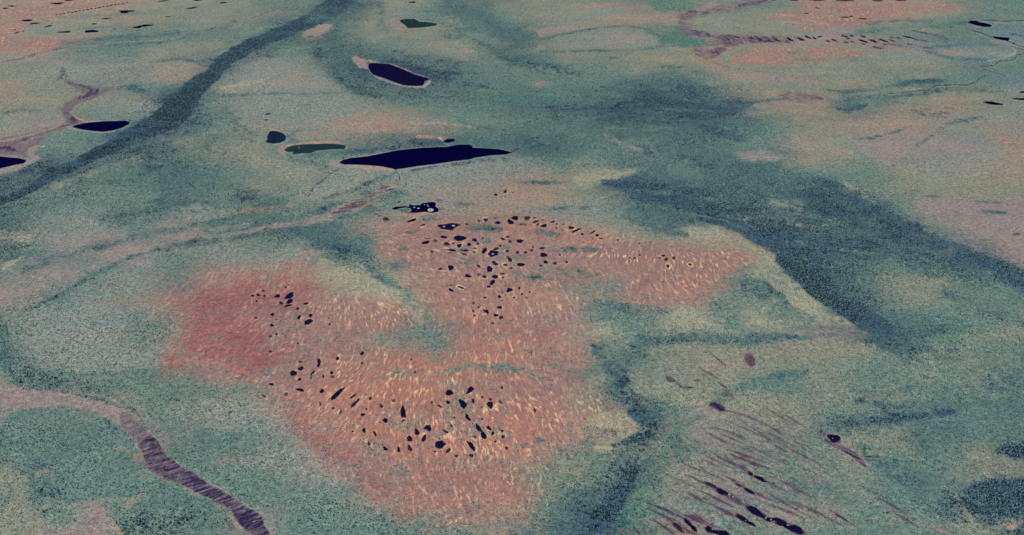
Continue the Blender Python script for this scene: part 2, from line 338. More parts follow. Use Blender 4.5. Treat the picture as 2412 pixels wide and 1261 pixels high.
# red bog, upper half
A('r', [(880,560),(940,525),(1060,508),(1180,505),(1290,510),(1400,540),(1500,565),(1600,575),(1700,580),(1790,600),(1720,640),(1640,655),(1500,650),(1380,665),(1240,700),(1160,740),(1060,770),(990,700),(940,680),(960,640),(900,620),(870,590)], 18, .75)
A('m', [(1020,540),(1180,530),(1330,560),(1450,590),(1400,630),(1250,640),(1080,640),(1010,600)], 30, .35)
A('k', [(1540,650),(1660,640),(1660,700),(1560,720),(1460,700)], 24, .6)
A('r', [(1370,690),(1460,680),(1680,690),(1660,725),(1540,730),(1430,712)], 16, .7)
A('P', [(1020,450),(1080,430),(1160,440),(1180,480),(1100,500),(1060,510),(1030,470)], 18, .6)
A('P', [(1290,500),(1360,490),(1440,500),(1460,525),(1380,530),(1300,515)], 14, .6); A('o', [(1180,430),(1260,410),(1330,425),(1280,470),(1230,490),(1190,470)], 20, .7)
A('y', [(1340,420),(1420,395),(1460,400),(1510,400),(1440,425),(1370,440)], 10, .7)
for x,y,rx,ry_,d in ((1140,538,42,9,0),(1140,570,24,7,-5),(1100,615,20,6,-5),(1220,607,20,6,-8),(1310,490,34,5,-3),(1375,488,16,4,0),(1270,547,22,7,0),(1098,481,24,5,0),(935,455,20,10,-5),(1270,430,48,5,0),(1380,587,44,7,5),(1012,516,26,8,-6),(945,587,14,4,-8),(925,622,34,14,0),(1250,655,50,10,2),(1340,640,70,12,0),(1200,757,14,5,-12),(1030,548,12,4,0),(968,545,16,5,-5),(1190,583,14,4,0),(1300,553,20,4,0),(1330,590,30,6,0),(1240,528,14,3,0),(1060,671,22,3,-14),(990,672,18,4,-10),(1185,604,10,4,0),(1090,590,14,4,0)):
    E('G', x,y,rx,ry_,d,.6,.8)
E('D', 1250,652,26,4,0,.8); E('D',1150,540,20,3,-4,.5)
# green wedge and its pale flank
S('G', [(700,545,12),(780,560,16),(800,590,18),(850,600,20),(870,630,16),(900,660,7),(940,680,4)], alpha=.8); S('D', [(740,578,8),(790,580,10),(815,590,8)], alpha=.55); S('D', [(830,640,4),(880,650,5),(900,660,3)], alpha=.5)
S('y', [(760,620,10),(800,640,16),(850,665,18),(900,690,18),(950,705,16),(985,735,12),(1000,760,8)], alpha=.75)
S('g', [(830,610,14),(900,650,12),(950,690,12),(980,730,10)], alpha=.5)
# red bog, left lobe
A('R', [(470,700),(560,665),(640,660),(720,655),(770,680),(740,720),(620,740),(560,720),(520,740),(470,770),(440,800),(400,850),(370,890),(430,880),(520,860),(600,880),(640,840),(560,800),(520,770)], 30, .6)
A('R', [(450,760),(520,730),(600,760),(640,820),(600,865),(500,865),(400,875),(385,850),(430,800)], 34, .6)
S('r', [(200,720,3),(260,710,5),(330,700,5),(380,690,6),(430,690,10)], alpha=.3, soft=.9); S('r', [(180,750,3),(260,735,4),(340,720,4),(400,700,6)], alpha=.2, soft=.9)
A('r', [(700,700),(820,690),(960,720),(1000,760),(960,790),(860,800),(760,780),(700,740)], 24, .6)
A('P', [(100,740),(240,720),(330,740),(300,830),(160,860),(60,830),(60,770)], 30, .4)
A('g', [(300,720),(420,740),(430,780),(360,840),(280,800)], 26, .6)
A('P', [(480,570),(600,560),(680,590),(640,620),(520,640),(450,620)], 26, .45)
A('G', [(50,860),(180,890),(280,900),(240,930),(120,930),(40,910)], 16, .6)
S('G', [(14,780,10),(4,830,8),(16,880,8),(50,915,10),(110,935,8),(180,937,6),(240,945,6),(280,965,6)], alpha=.7)
# red bog, lower lobe
A('k', [(760,850),(860,830),(960,850),(1040,900),(1160,900),(1260,930),(1320,990),(1240,1060),(1140,1110),(1000,1120),(880,1080),(800,1000),(740,930)], 40, .6)
A('k', [(1060,780),(1180,760),(1300,790),(1380,810),(1380,850),(1240,870),(1100,870)], 24, .6)
A('R', [(660,960),(720,980),(820,1060),(900,1120),(960,1190),(880,1180),(760,1080),(680,1020)], 22, .55)
A('R', [(880,1130),(980,1140),(1040,1160),(1010,1200),(920,1190)], 20, .4); A('R', [(1140,1180),(1220,1210),(1200,1240),(1140,1230)], 16, .3)
A('t', [(930,790),(980,770),(1060,780),(1070,800),(1030,820),(960,805)], 24, .55)
S('g', [(1100,862,10),(1180,868,10),(1260,872,10),(1340,872,10),(1400,870,10)], alpha=.45, soft=.9); S('G', [(1130,872,6),(1250,880,7),(1400,884,8)], alpha=.2)
S('g', [(880,900,8),(920,880,8),(1000,880,8),(1090,866,8)], alpha=.45)
A('P', [(620,1000),(700,1040),(780,1110),(860,1180),(900,1220),(760,1200),(640,1120),(560,1040)], 40, .35)
A('g', [(420,880),(520,880),(600,900),(560,950),(460,960),(380,930)], 28, .7); A('g', [(1290,1000),(1400,990),(1430,1050),(1340,1100),(1280,1060)], 26, .5)
A('P', [(520,900),(620,930),(680,1000),(640,1060),(560,1000),(500,950)], 26, .5)
A('t', [(1300,1080),(1400,1080),(1380,1150),(1300,1160)], 26, .5)
S('g', [(880,1240,26),(1000,1235,22),(1120,1255,16),(1260,1230,22)], alpha=.55)
E('G', 1280,1033,12,8,10,.8); S('o', [(520,1085,4),(540,1078,6),(556,1086,3)], alpha=.5)
S('y', [(1400,990,16),(1460,985,24),(1490,1005,14),(1430,1040,18),(1400,1060,10)], alpha=.7)
# bright right tip of the upper red bog and its sharp forest edge
A('y', [(1590,530),(1700,536),(1750,556),(1800,592),(1830,612),(1860,655),(1900,705),(1960,740),(2010,768),(1940,760),(1860,720),(1810,660),(1760,640),(1800,612),(1740,580),(1640,560)], 9, .8)
A('y', [(1540,730),(1680,735),(1800,740),(1900,740),(2000,768),(1900,785),(1700,790),(1560,770)], 18, .5)
A('G', [(1400,700),(1500,720),(1600,725),(1560,745),(1440,740),(1360,715)], 12, .5)
A('G', [(1720,660),(1800,650),(1850,690),(1800,715),(1730,700)], 18, .6); A('G', [(1640,700),(1700,700),(1780,730),(1740,745),(1660,735)], 16, .3)
A('G', [(1480,500),(1560,495),(1650,520),(1600,550),(1540,545),(1460,520)], 12, .7); S('G', [(1600,550,8),(1620,555,6)], alpha=.7)
S('D', [(1415,430,6),(1470,436,12),(1560,466,15),(1620,480,16),(1680,502,18),(1740,525,20),(1800,555,22),(1850,590,16)], alpha=.6, soft=.6)
S('G', [(1480,480,12),(1560,500,14),(1640,510,10)], alpha=.7)
EDGE = [(1640,520),(1700,535),(1745,552),(1800,588),(1827,606),(1855,645),(1885,680),(1910,706),(1960,733),(2015,768)]
A('D', EDGE + [(2080,800),(2120,790),(2060,740),(1990,700),(1940,650),(1890,605),(1820,560),(1740,520),(1660,500)], 4.5, .85, True)
A('N', [(1835,607),(1870,622),(1925,640),(1965,670),(1975,700),(2000,735),(2040,760),(2000,758),(1950,728),(1905,700),(1872,662),(1850,635)], 11, 1)
S('y', [(1850,650,5),(1885,688,6),(1925,722,8),(1960,745,8),(2010,770,5)], alpha=.6)
S('o', [(1700,538,4),(1780,580,5),(1822,607,4)], alpha=.5)
A('t', [(1960,640),(2060,630),(2140,650),(2160,680),(2080,690),(2000,670)], 18, .12); A('t', [(2000,670),(2140,700),(2220,700),(2200,740),(2100,730),(2030,700)], 24, .2)
S('D', [(1880,425,10),(1950,440,16),(2010,465,20),(2060,495,24),(2110,530,26),(2170,560,22),(2230,575,20),(2290,600,14)], alpha=.65, soft=.7)
S('D', [(2280,590,8),(2330,620,12),(2380,645,14),(2430,670,18)], alpha=.9); S('D', [(2330,610,6),(2430,640,10)], alpha=.5)
S('D', [(1780,530,16),(1860,565,24),(1960,580,24),(2060,590,22),(2180,610,18)], alpha=.75); S('D', [(1940,620,20),(1990,690,22),(2060,750,20),(2120,790,18)], alpha=.5); S('G', [(1700,430,14),(1800,430,18),(1880,470,22),(1840,510,18)], alpha=.4)
S('t', [(1820,475,8),(1900,480,8),(1860,520,8)], alpha=.35); S('y', [(2000,450,6),(2060,480,6),(1990,430,6)], alpha=.35); S('y', [(1880,530,4),(1960,535,4)], alpha=.3)
S('D', [(2040,800,6),(2100,795,8),(2160,790,10),(2220,775,10)], alpha=.5); A('D', [(2030,798),(2080,790),(2130,800),(2160,825),(2110,838),(2070,820)], 8, .8)
S('e', [(2100,760,14),(2220,740,14),(2280,780,18),(2200,800,14)], alpha=.2); S('G', [(2240,700,16),(2340,740,20),(2412,760,14)], alpha=.6)
S('G', [(1960,640,30),(2060,700,36),(2160,780,36),(2120,840,24)], alpha=.45); S('G', [(2040,780,24),(2140,820,26),(2240,840,24)], alpha=.5)
S('t', [(2150,690,8),(2280,720,8),(2412,735,8)], alpha=.3)
# right: pale fens
A('m', [(2130,400),(2090,385),(2040,370),(2020,345),(2080,330),(2150,320),(2190,300),(2240,270),(2260,275),(2210,300),(2180,330),(2140,360),(2110,390)], 10, .8)
A('m', [(2060,300),(2200,275),(2260,265),(2230,300),(2150,330),(2040,345),(1980,330)], 16, .5)
A('o', [(1880,260),(2020,270),(2140,270),(2160,300),(2060,330),(1980,320),(1900,300)], 20, .4)
S('G', [(2100,392,3),(2140,360,4),(2180,335,5),(2210,305,5),(2250,285,6),(2290,278,5)], alpha=.55)
S('G', [(2030,328,4),(2060,325,4),(2100,315,4),(2140,298,3)], alpha=.6); E('D',2040,328,18,4,0,.5)
A('m', [(2160,470),(2260,470),(2440,470),(2440,620),(2360,590),(2280,560),(2220,530),(2170,500)], 22, .85)
E('G', 2205,461,18,3,5,.8); E('G', 2340,500,36,5,3,.8); S('G',[(2240,470,4),(2412,480,3)],alpha=.4); S('e',[(2300,545,12),(2340,580,12)],alpha=.4)
E('q', 2403,552,9,3.5,8,.9,.3)
A('P', [(2150,380),(2280,370),(2412,380),(2412,420),(2260,410),(2160,430)], 20, .5); A('o', [(2290,290),(2430,285),(2430,380),(2320,360)], 24, .5); S('r', [(2330,330,5),(2412,345,7)], alpha=.35)
S('o', [(2290,287,2),(2340,285,2.5),(2390,286,2)], alpha=.7); E('D', 2300,278,14,4,0,.6)
# right: streaky area with dark flarks at 1880,230
A('M', [(1830,225),(1870,213),(1930,222),(1945,235),(1900,243),(1860,238)], 7, .55); S('q', [(1885,225,3),(1915,230,5),(1938,234,3)], alpha=.8)
A('o', [(1800,222),(1860,210),(1960,215),(2000,240),(2020,265),(1900,262),(1850,245)], 16, .35)
for x,y,l in ((2160,262,14),(2180,258,12),(2200,268,18),(2185,272,20),(2215,275,16),(2235,255,10),(2170,268,10),(2225,266,12),(2120,243,10),(2110,240,8)): S('q', [(x-l,y-2,1.1),(x+l,y+2,1.1)], alpha=.7, warp=False)
S('G', [(1760,240,8),(1800,238,5),(1850,233,3)], alpha=.8); S('D', [(1765,240,4),(1790,238,3)], alpha=.5)
S('D', [(1975,258,4),(2000,262,7),(2030,252,5),(2045,248,3)], alpha=.85); S('D', [(1945,212,3),(1980,214,5),(2010,220,3)], alpha=.7)
S('G', [(1960,215,5),(2040,215,5),(2130,200,8),(2220,190,6),(2180,215,7),(2090,228,6),(2000,245,6)], alpha=.7); S('D', [(2100,200,4),(2150,195,6),(2210,190,4)], alpha=.6); S('D', [(2020,228,3),(2080,230,4),(2150,222,4),(2230,212,4)], alpha=.5)
S('y', [(2000,222,2),(2060,216,3),(2120,210,5),(2170,212,4)], alpha=.5)
S('G', [(2230,210,5),(2300,210,5),(2360,215,6)], alpha=.5)
# upper right: looping fens round the two oval bogs
A('n', [(1600,30),(1650,18),(1720,8),(1780,-10),(1840,-10),(1800,12),(1740,25),(1690,36),(1640,48),(1622,62),(1640,75),(1700,84),(1800,82),(1880,80),(1850,98),(1760,102),(1720,118),(1690,135),(1680,145),(1650,140),(1630,118),(1600,105),(1590,80),(1600,55)], 9, .6)
A('e', [(1520,0),(1680,-5),(1660,14),(1600,28),(1540,30)], 8, .6); A('e', [(1590,78),(1640,90),(1690,96),(1660,106),(1600,112)], 6, .8)
S('M', [(1620,30,4),(1660,28,4),(1690,24,3)], alpha=.6); S('V', [(1740,12,3),(1780,8,5),(1810,2,4),(1830,-4,3)], alpha=.35)
S('q', [(1600,52,3),(1612,55,2)], alpha=.6)
S('M', [(1630,74,4),(1680,83,6),(1740,90,7),(1800,94,8),(1850,94,7),(1900,92,7)], alpha=.6)
S('M', [(1715,98,6),(1700,115,8),(1680,130,6)], alpha=.6); S('o', [(1600,120,6),(1650,145,8),(1700,155,5)], alpha=.5)
A('m', [(1680,150),(1740,162),(1850,178),(1960,184),(2010,190),(1940,196),(1820,192),(1720,180)], 6, .8); A('o', [(1990,185),(2080,195),(2070,212),(1980,200)], 8, .5)
S('M', [(1682,148,2),(1740,162,2),(1800,170,2),(1850,176,1.6)], alpha=.6)
A('t', [(1625,50),(1660,38),(1730,26),(1830,10),(1980,8),(2000,40),(1900,78),(1780,84),(1680,76),(1635,66)], 6, .85)
S('g', [(1640,40,3),(1700,30,4),(1800,18,5),(1860,12,5)], alpha=.5); E('P', 1700,55,40,9,0,.6)
A('r', [(1870,6),(2100,5),(2230,10),(2290,20),(2200,30),(2060,45),(2040,62),(1960,66),(1850,50),(1790,42),(1880,22)], 12, .6)
A('r', [(1860,58),(1960,55),(1990,66),(1900,74)], 6, .7); S('x', [(1850,52,3),(1960,60,3),(1880,40,2),(1840,35,3)], alpha=.5)
A('t', [(1685,148),(1700,125),(1740,108),(1820,102),(1960,100),(2060,115),(2140,130),(2120,180),(2000,188),(1860,178),(1750,166)], 6, .85)
A('r', [(1720,140),(1750,118),(1820,108),(1990,112),(2060,122),(1990,140),(1940,150),(1800,156),(1730,152)], 10, .65)
S('g', [(1860,128,6),(1900,120,4)], alpha=.7); S('g', [(1870,142,5),(1960,140,6),(2040,136,5)], alpha=.5); S('r', [(2020,130,2.5),(2060,128,2.5)], alpha=.8)
A('P', [(1700,128),(1720,122),(1720,150),(1700,145)], 5, .5)
A('g', [(1880,165),(2060,160),(2180,175),(2120,200),(1950,192)], 16, .4)
A('P', [(2100,120),(2180,118),(2240,140),(2160,150),(2090,140)], 10, .5)
A('P', [(2200,120),(2260,110),(2350,110),(2385,122),(2360,135),(2260,138),(2210,130)], 8, .7); E('o', 2240,126,34,6,2,.6)
S('G', [(2200,112,3),(2260,105,4),(2350,106,4)], alpha=.6); S('G', [(2180,122,4),(2240,137,5),(2320,140,4)], alpha=.6); S('y', [(2385,115,2),(2392,124,3),(2360,136,2),(2330,143,2)], alpha=.8)
A('e', [(1990,75),(2100,60),(2220,55),(2260,60),(2180,75),(2060,72)], 8, .55); S('G', [(2030,56,5),(2100,50,5),(2190,50,4)], alpha=.5); S('G', [(2240,60,6),(2290,46,6)], alpha=.6)
A('y', [(2120,68),(2200,64),(2220,72),(2160,78)], 6, .35); A('m', [(2020,80),(2100,84),(2180,88),(2200,105),(2100,112),(2020,104),(1980,100)], 8, .3)
S('G', [(1960,86,4),(2040,76,4),(2080,72,4)], alpha=.6)
S('m', [(1860,92,10),(1960,94,11),(2060,97,10)], alpha=.8)
for x,y,l,w in ((2160,74,14,2),(2200,82,24,2.2),(2225,90,12,2),(2170,95,18,1.8),(2110,90,14,1.5),(2150,105,12,1.6),(2120,108,16,2),(2180,112,12,1.6),(2070,112,12,2.4),(2395,82,16,1.6),(2090,104,10,2)): S('M', [(x-l,y-l*.15,w),(x+l,y+l*.2,w)], alpha=.75, warp=False)
S('g', [(2230,10,6),(2330,20,8),(2412,12,6)], alpha=.3); S('t', [(2250,32,5),(2412,35,5)], alpha=.3)
S('w', [(2278,52,1.6),(2300,47,1.4),(2340,50,1.3),(2346,58,1.6),(2330,64,1.4),(2300,63,1.3)], alpha=.6, warp=False)
A('m', [(2330,90),(2360,92),(2385,100),(2412,105),(2412,110),(2360,105),(2335,100)], 4, .8)
RV1 = [(2305,48,1),(2340,49,1.2),(2365,50,1.2),(2375,51,1.6),(2390,49,1.2),(2412,49,1.6),(2440,48,1)]
RV2 = [(2288,72,1.4),(2310,77,1.4),(2325,84,1.4),(2336,87,1.6)]; RV3 = [(2374,97,1.4),(2400,108,1.2),(2430,116,1)]
RV4 = [(2395,113,.9),(2412,118,.9)]; RV5 = [(2412,127,.9),(2395,130,1),(2392,138,1),(2380,142,.8),(2355,145,1),(2345,152,.9)]
RV6 = [(2338,154,1.2),(2325,157,1),(2312,155,1),(2318,163,.9),(2345,172,.8),(2370,180,.7)]
RV7 = [(2318,176,1.1),(2322,180,1.1),(2305,186,1.2),(2300,194,1.1),(2290,196,1.1),(2280,201,1.3),(2250,200,1.1),(2205,202,1),(2198,207,.9)]
RV8 = [(2190,212,1),(2160,214,1),(2130,218,.9),(2090,222,.8)]
for r in (RV1, RV2, RV3, RV4, RV5, RV6, RV7, RV8):
    S('w', [(p[0],p[1]+.5,p[2]+2) for p in r], alpha=.35, warp=False); S('K', r, alpha=.8, warp=False, soft=.4)
# lower right: smooth fen, streaks, forest clumps
S('G', [(1400,815,6),(1430,860,12),(1450,900,14),(1460,940,16),(1500,960,18),(1540,985,26),(1520,1020,24),(1480,1080,28),(1450,1140,34),(1440,1200,34),(1400,1261,36)], alpha=.85)
S('D', [(1450,870,12),(1460,910,10),(1480,950,10),(1510,985,16),(1520,1010,14),(1470,1035,7),(1430,1050,4)], alpha=.6); S('D', [(1480,1100,16),(1470,1150,22),(1440,1200,20),(1400,1250,18)], alpha=.8, soft=.7)
S('N', [(1490,1080,8),(1475,1130,12),(1450,1185,18),(1410,1225,18),(1380,1265,18)], alpha=.7, soft=.8); S('N', [(1465,880,10),(1480,930,12),(1520,985,18),(1525,1010,15),(1480,1035,8),(1440,1050,5)], alpha=.5, soft=.8); S('N', [(2060,998,7),(2100,993,11),(2150,985,9)], alpha=.4, soft=.9); S('D', [(1400,818,5),(1440,822,5),(1500,815,4)], alpha=.5)
S('e', [(1560,960,12),(1590,985,14),(1580,1020,18),(1560,1080,14),(1530,1140,10),(1510,1190,8),(1480,1240,8)], alpha=.6)
S('e', [(1500,1190,6),(1450,1250,8)], alpha=.5)
A('G', [(1500,795),(1600,785),(1750,790),(1900,785),(1980,790),(1900,805),(1760,818),(1600,812),(1500,815)], 8, .7); S('D', [(1560,800,3),(1700,808,4),(1780,805,4),(1880,795,3)], alpha=.4)
A('t', [(1480,880),(1520,820),(1620,815),(1740,825),(1860,815),(1990,800),(2060,815),(2090,840),(1960,850),(1840,870),(1700,930),(1600,950),(1540,940),(1490,920)], 14, .9)
A('o', [(1600,840),(1720,830),(1860,835),(1820,870),(1720,890),(1620,880)], 24, .35)
A('g', [(1480,820),(1560,820),(1560,870),(1500,880),(1470,850)], 14, .45)
S('b', [(1520,808,3),(1650,818,4),(1760,826,5),(1860,810,6),(1960,795,7),(2020,798,5)], alpha=.25)
S('G', [(1620,990,12),(1680,960,12),(1740,920,14),(1820,890,14),(1900,880,12)], alpha=.45)  # hazy dark smudge, its shading painted in as ground colour
S('e', [(1690,930,10),(1740,915,14),(1830,900,8),(1860,920,6)], alpha=.3)
A('m', [(1600,1010),(1660,985),(1700,1000),(1690,1040),(1620,1050)], 18, .4)
E('e', 1600,1010,30,20,0,.25)
A('t', [(1700,1010),(1860,950),(2000,900),(2050,930),(1960,990),(1860,1000),(1900,1060),(2100,1160),(2240,1261),(1900,1261),(1600,1261),(1560,1200),(1620,1080)], 30, .45)
S('G', [(2010,915,10),(2080,930,12),(2160,910,12),(2300,930,16),(2412,920,14)], alpha=.45); S('G', [(2020,950,8),(2100,965,12),(2200,950,14),(2300,950,14)], alpha=.45)
S('D', [(2050,1000,8),(2090,995,12),(2140,985,12),(2200,975,9),(2250,970,7)], alpha=.55, soft=.9); S('D', [(2020,945,5),(2070,955,8),(2080,975,7)], alpha=.4)
S('D', [(1940,985,5),(1975,995,9),(2010,1005,8)], alpha=.6); S('D', [(2030,1070,7),(2060,1090,10),(2090,1110,9),(2140,1135,9)], alpha=.5)
S('G', [(2030,1050,14),(2100,1100,20),(2180,1150,18),(2160,1120,14)], alpha=.6)
A('G', [(2280,860),(2430,850),(2430,1000),(2360,990),(2280,940)], 30, .4)
A('N', [(2265,1150),(2290,1130),(2340,1125),(2412,1130),(2440,1150),(2440,1190),(2360,1205),(2320,1215),(2290,1195)], 12, 1); A('D', [(2300,1190),(2400,1180),(2440,1200),(2380,1225),(2330,1225)], 14, .7)
E('N', 2385,1068,34,17,0,.9); E('D',2410,1090,20,10,0,.6); E('o', 2380,1238,26,10,-15,.6); E('D', 2412,1255,24,8,0,.8)
S('t', [(2290,1060,8),(2340,1100,8),(2412,1110,7)], alpha=.45); S('t', [(2260,1180,6),(2290,1230,8),(2340,1261,8)], alpha=.5)
S('t', [(2050,1010,6),(2100,1040,8),(2160,1080,6)], alpha=.45)
for a_ in range(14):
    x0 = 1600 + a_*46; y0 = 1020 + (a_*37) % 90
    S('g', [(x0,y0,5),(x0+70,y0+36,7),(x0+160,y0+84,5)], alpha=.45); S('G', [(x0+60,y0+90,5),(x0+130,y0+125,6)], alpha=.5)
A('m', [(1640,1000),(1760,965),(1900,1010),(2000,1120),(1900,1280),(1540,1280),(1500,1230),(1620,1100)], 30, .3)
STREAKS = [([(1531,1187.6),(1575,1204),(1612,1222)],3.4,'V'),([(1539.5,1205),(1585,1226),(1618,1251),(1639,1259)],4,'M'),([(1548,1230),(1585,1257)],4,'M'),
 ([(1639,1128.5),(1689,1153),(1730,1176),(1761,1195)],4.5,'M'),([(1705,1083),(1751,1103.6),(1771.7,1120),(1834,1149)],4,'M'),([(1730,1065),(1784,1083)],3.2,'M'),
 ([(1732,1074.6),(1775,1092),(1809,1103.6)],3,'M'),([(1715.7,1126),(1760,1152),(1801,1172)],3.2,'M'),([(1817,1124),(1860,1142),(1900,1164)],2.2,'M'),([(1633,1101.6),(1689,1124)],2,'M'),
 ([(1595,1128.5),(1631,1145)],1.8,'M'),([(1622,1161.7),(1657.7,1182)],3,'M'),([(1668,1165),(1713.6,1187.6)],3.4,'M'),([(1684.6,1193),(1734,1217.7)],3.4,'M'),
 ([(1624.5,1217.7),(1678,1238.4)],7,'M'),([(1817,1166),(1863,1193)],3,'M'),([(1811,1188.6),(1875,1213.5)],1.8,'M'),([(1885.7,1188.6),(1937.5,1213.5)],2,'M'),
 ([(1682.5,1027),(1720,1048.7)],1.8,'M'),([(1724,1021),(1759,1038)],2.6,'M'),([(1718,1031),(1782,1060),(1854.6,1095)],2,'M'),([(1730,1000),(1792,1025),(1838,1056)],2.4,'M'),
 ([(1759,1000),(1825.6,1041.5)],1.8,'M'),([(1809,1002),(1836,1019.7)],2.6,'V'),([(1854.6,1054),(1916.8,1087)],1.4,'M'),([(1452,1242.5),(1467,1255)],2.6,'M'),
 ([(1476.5,1245),(1488,1265)],2.8,'M'),([(1496,1247),(1508,1265)],2.6,'M'),([(1518,1250),(1530,1265)],2.2,'M'),([(1690,962),(1750,977),(1790,994),(1830,1012)],2.2,'M'),([(1673,830),(1700,854)],1.5,'M'),
 ([(1655.7,871.6),(1685,888)],2,'M'),([(1697,905),(1713,917)],1.8,'q'),([(1706.5,920),(1722,929)],1.6,'q'),([(1720,930),(1733,940)],1.6,'M'),([(1814.7,968),(1850,988)],1.6,'M'),
 ([(1860,984.5),(1887,1002)],1.6,'M'),([(1882,1187),(1967,1229.6)],2,'M'),([(1956,1203),(2002.6,1232)],2.6,'M'),([(1898,1213),(1922,1223)],2,'M'),([(2083,1180.6),(2125,1205)],3.2,'M'),
 ([(2118.5,1216),(2154,1236)],4,'q'),([(2196.5,1243),(2241,1258.6)],4,'m'),([(1860,1145),(1900,1165)],2.2,'M'),([(1593,900),(1603,911),(1616,914),(1632,913)],1.6,'M'),([(1950,1200),(1995,1240)],1.2,'m'),
 ([(1740,1052),(1780,1070)],1.5,'M'),([(1700,1012),(1740,1026)],1.4,'M'),([(1600,1105),(1640,1122)],1.2,'m'),([(1656,1070),(1700,1092)],1.2,'M'),([(1660,1085),(1690,1098)],1.4,'M'),([(1790,1010),(1850,1042)],1.2,'M')]
for pts, w, k in STREAKS:
    e0 = (pts[0][0]-.35*(pts[1][0]-pts[0][0]), pts[0][1]-.35*(pts[1][1]-pts[0][1])); e1 = (pts[-1][0]+.35*(pts[-1][0]-pts[-2][0]), pts[-1][1]+.35*(pts[-1][1]-pts[-2][1]))
    n = len(pts); pp = [(p[0],p[1], w*(.45 if i in (0, n-1) else 1)) for i, p in enumerate(pts)]
    if n == 2: pp = [pp[0], ((pts[0][0]+pts[1][0])/2,(pts[0][1]+pts[1][1])/2, w), pp[1]]
    pp = [(p[0],p[1],p[2]*1.1) for p in pp]; pp = [(e0[0], e0[1], .5)] + pp + [(e1[0], e1[1], .5)]; S('n', [(p[0],p[1],p[2]*1.5+1) for p in pp], alpha=.5, warp=False); S('q' if k == 'M' and w > 2.9 else k, pp, alpha=.9, soft=.4, warp=False)
E('q', 1767,847,17,11,55,.95,.35,False); E('q', 1579,893,12,7,20,.85,.35,False); E('q', 1641,896,6,3,0,.9,.35,False); E('V', 1690,959,19,8,22,.9,.35,False); E('m',1815,862,6,5,30,.6); E('m', 1923,941,9,5,35,.7,.4,False)
E('m', 1934,988,16,5,20,.8,.4,False); E('w', 1964,1032,22,14,30,.8,.3,False); E('q', 1966,1036,17,11,34,.7,.3,False)
S('w', [(1945,1030,11),(1985,1056,10),(2012,1072,10),(2032,1090,8),(2040,1099,5)], alpha=.5, warp=False, soft=.4); S('M', [(1950,1038,8),(1985,1057,7),(2012,1072,7),(2030,1089,6),(2038,1098,4)], alpha=.9, warp=False, soft=.4)
for x, y in ((1935,1016),(1942,1024)): E('q', x,y,4,6,30,.8,.3,False)
# lower left: string-fen channel and wooded islands
A('g', [(0,985),(60,965),(140,958),(230,975),(285,1005),(305,1045),(280,1065),(200,1075),(110,1100),(60,1110),(0,1100)], 12, .75); S('D', [(10,1080,8),(70,1090,12),(130,1095,8)], alpha=.4); S('D',[(240,990,8),(270,1010,8)],alpha=.35)
A('g', [(100,1125),(170,1085),(280,1065),(320,1090),(340,1120),(330,1150),(260,1180),(200,1190),(120,1165)], 10, .75); S('D', [(105,1150,8),(180,1180,10),(110,1130,6)], alpha=.4)
A('g', [(75,1215),(110,1195),(150,1185),(180,1200),(180,1240),(120,1240)], 8, .8); S('D', [(85,1215,5),(140,1200,9)], alpha=.4)
S('o', [(95,1112,5),(160,1090,6),(200,1070,6),(280,1056,5),(310,1070,5),(330,1105,6),(350,1125,8)], alpha=.4)
S('t', [(0,1110,14),(60,1130,16),(60,1180,22),(20,1240,30)], alpha=.7); S('t', [(90,1240,10),(190,1190,6),(330,1170,6)], alpha=.4)
S('m', [(205,1195,6),(225,1225,9),(250,1261,10)], alpha=.7); S('m', [(130,1258,8),(200,1261,8)], alpha=.5); S('o', [(225,1200,5),(250,1230,6),(275,1261,6)], alpha=.6); S('o', [(290,1190,5),(340,1168,6)], alpha=.5)
A('G', [(270,1220),(340,1190),(440,1180),(560,1220),(570,1261),(280,1261)], 18, .45)
CHN = [(-20,925,22),(60,940,20),(130,945,16),(200,953,13),(250,962,14),(290,985,17),(320,1015,20),(345,1050,24),(375,1085,28),(420,1118,24),(470,1145,18),(520,1175,16),(560,1205,18),(595,1240,22),(625,1278,25)]
S('y', [(p[0],p[1],p[2]+6) for p in CHN[4:]], alpha=.35, soft=.35); S('o', [(p[0]-3,p[1]+5,p[2]+3) for p in CHN[7:]], alpha=.35, soft=.3)
S('m', CHN[:7], alpha=.95, soft=.25); S('n', CHN[5:8], alpha=.7, soft=.25); S('M', [(p[0],p[1],p[2]*.93) for p in CHN[7:]], alpha=.92, soft=.2)

S('V', [(440,1120,8),(480,1150,14),(520,1175,12),(560,1205,14),(600,1240,17),(625,1275,20)], alpha=.6, soft=.25)
S('G', [(240,945,5),(300,960,5),(340,1000,5)], alpha=.5)
A('r', [(830,1110),(1000,1120),(1200,1110),(1300,1150),(1250,1245),(1100,1250),(990,1245),(900,1205)], 30, .55)
A('r', [(960,440),(1120,400),(1240,440),(1300,500),(1160,510),(1040,520)], 30, .25)
# yellow string and flark amplitude fields (extra)
def F(ch, val, pts, soft=30):
    m = soft + 25
    sl = window(min(p[0] for p in pts) - m, min(p[1] for p in pts) - m, max(p[0] for p in pts) + m, max(p[1] for p in pts) + m)
    d = seg_dist(WX[sl], WY[sl], [(p[0], p[1], 1.0) for p in list(pts) + [pts[0]]])
    d = np.where(inside(WX[sl], WY[sl], pts), -d, d); a = sm(0.5 - d/(2*soft))
    CH[sl][..., ch] = CH[sl][..., ch]*(1 - a) + val*a
STR, FLK = 4, 5
F(STR, .8, [(1360,595),(1480,592),(1620,600),(1700,590),(1790,610),(1700,645),(1620,650),(1560,625),(1380,615)], 8)
F(STR, .75, [(1430,545),(1520,560),(1560,580),(1470,580),(1400,565)], 8)
F(STR, .7, [(1480,660),(1560,630),(1680,650),(1640,690),(1560,710),(1450,680)], 14)
F(STR, .65, [(1180,680),(1300,665),(1400,690),(1370,740),(1200,760),(1130,750),(1120,700)], 18)
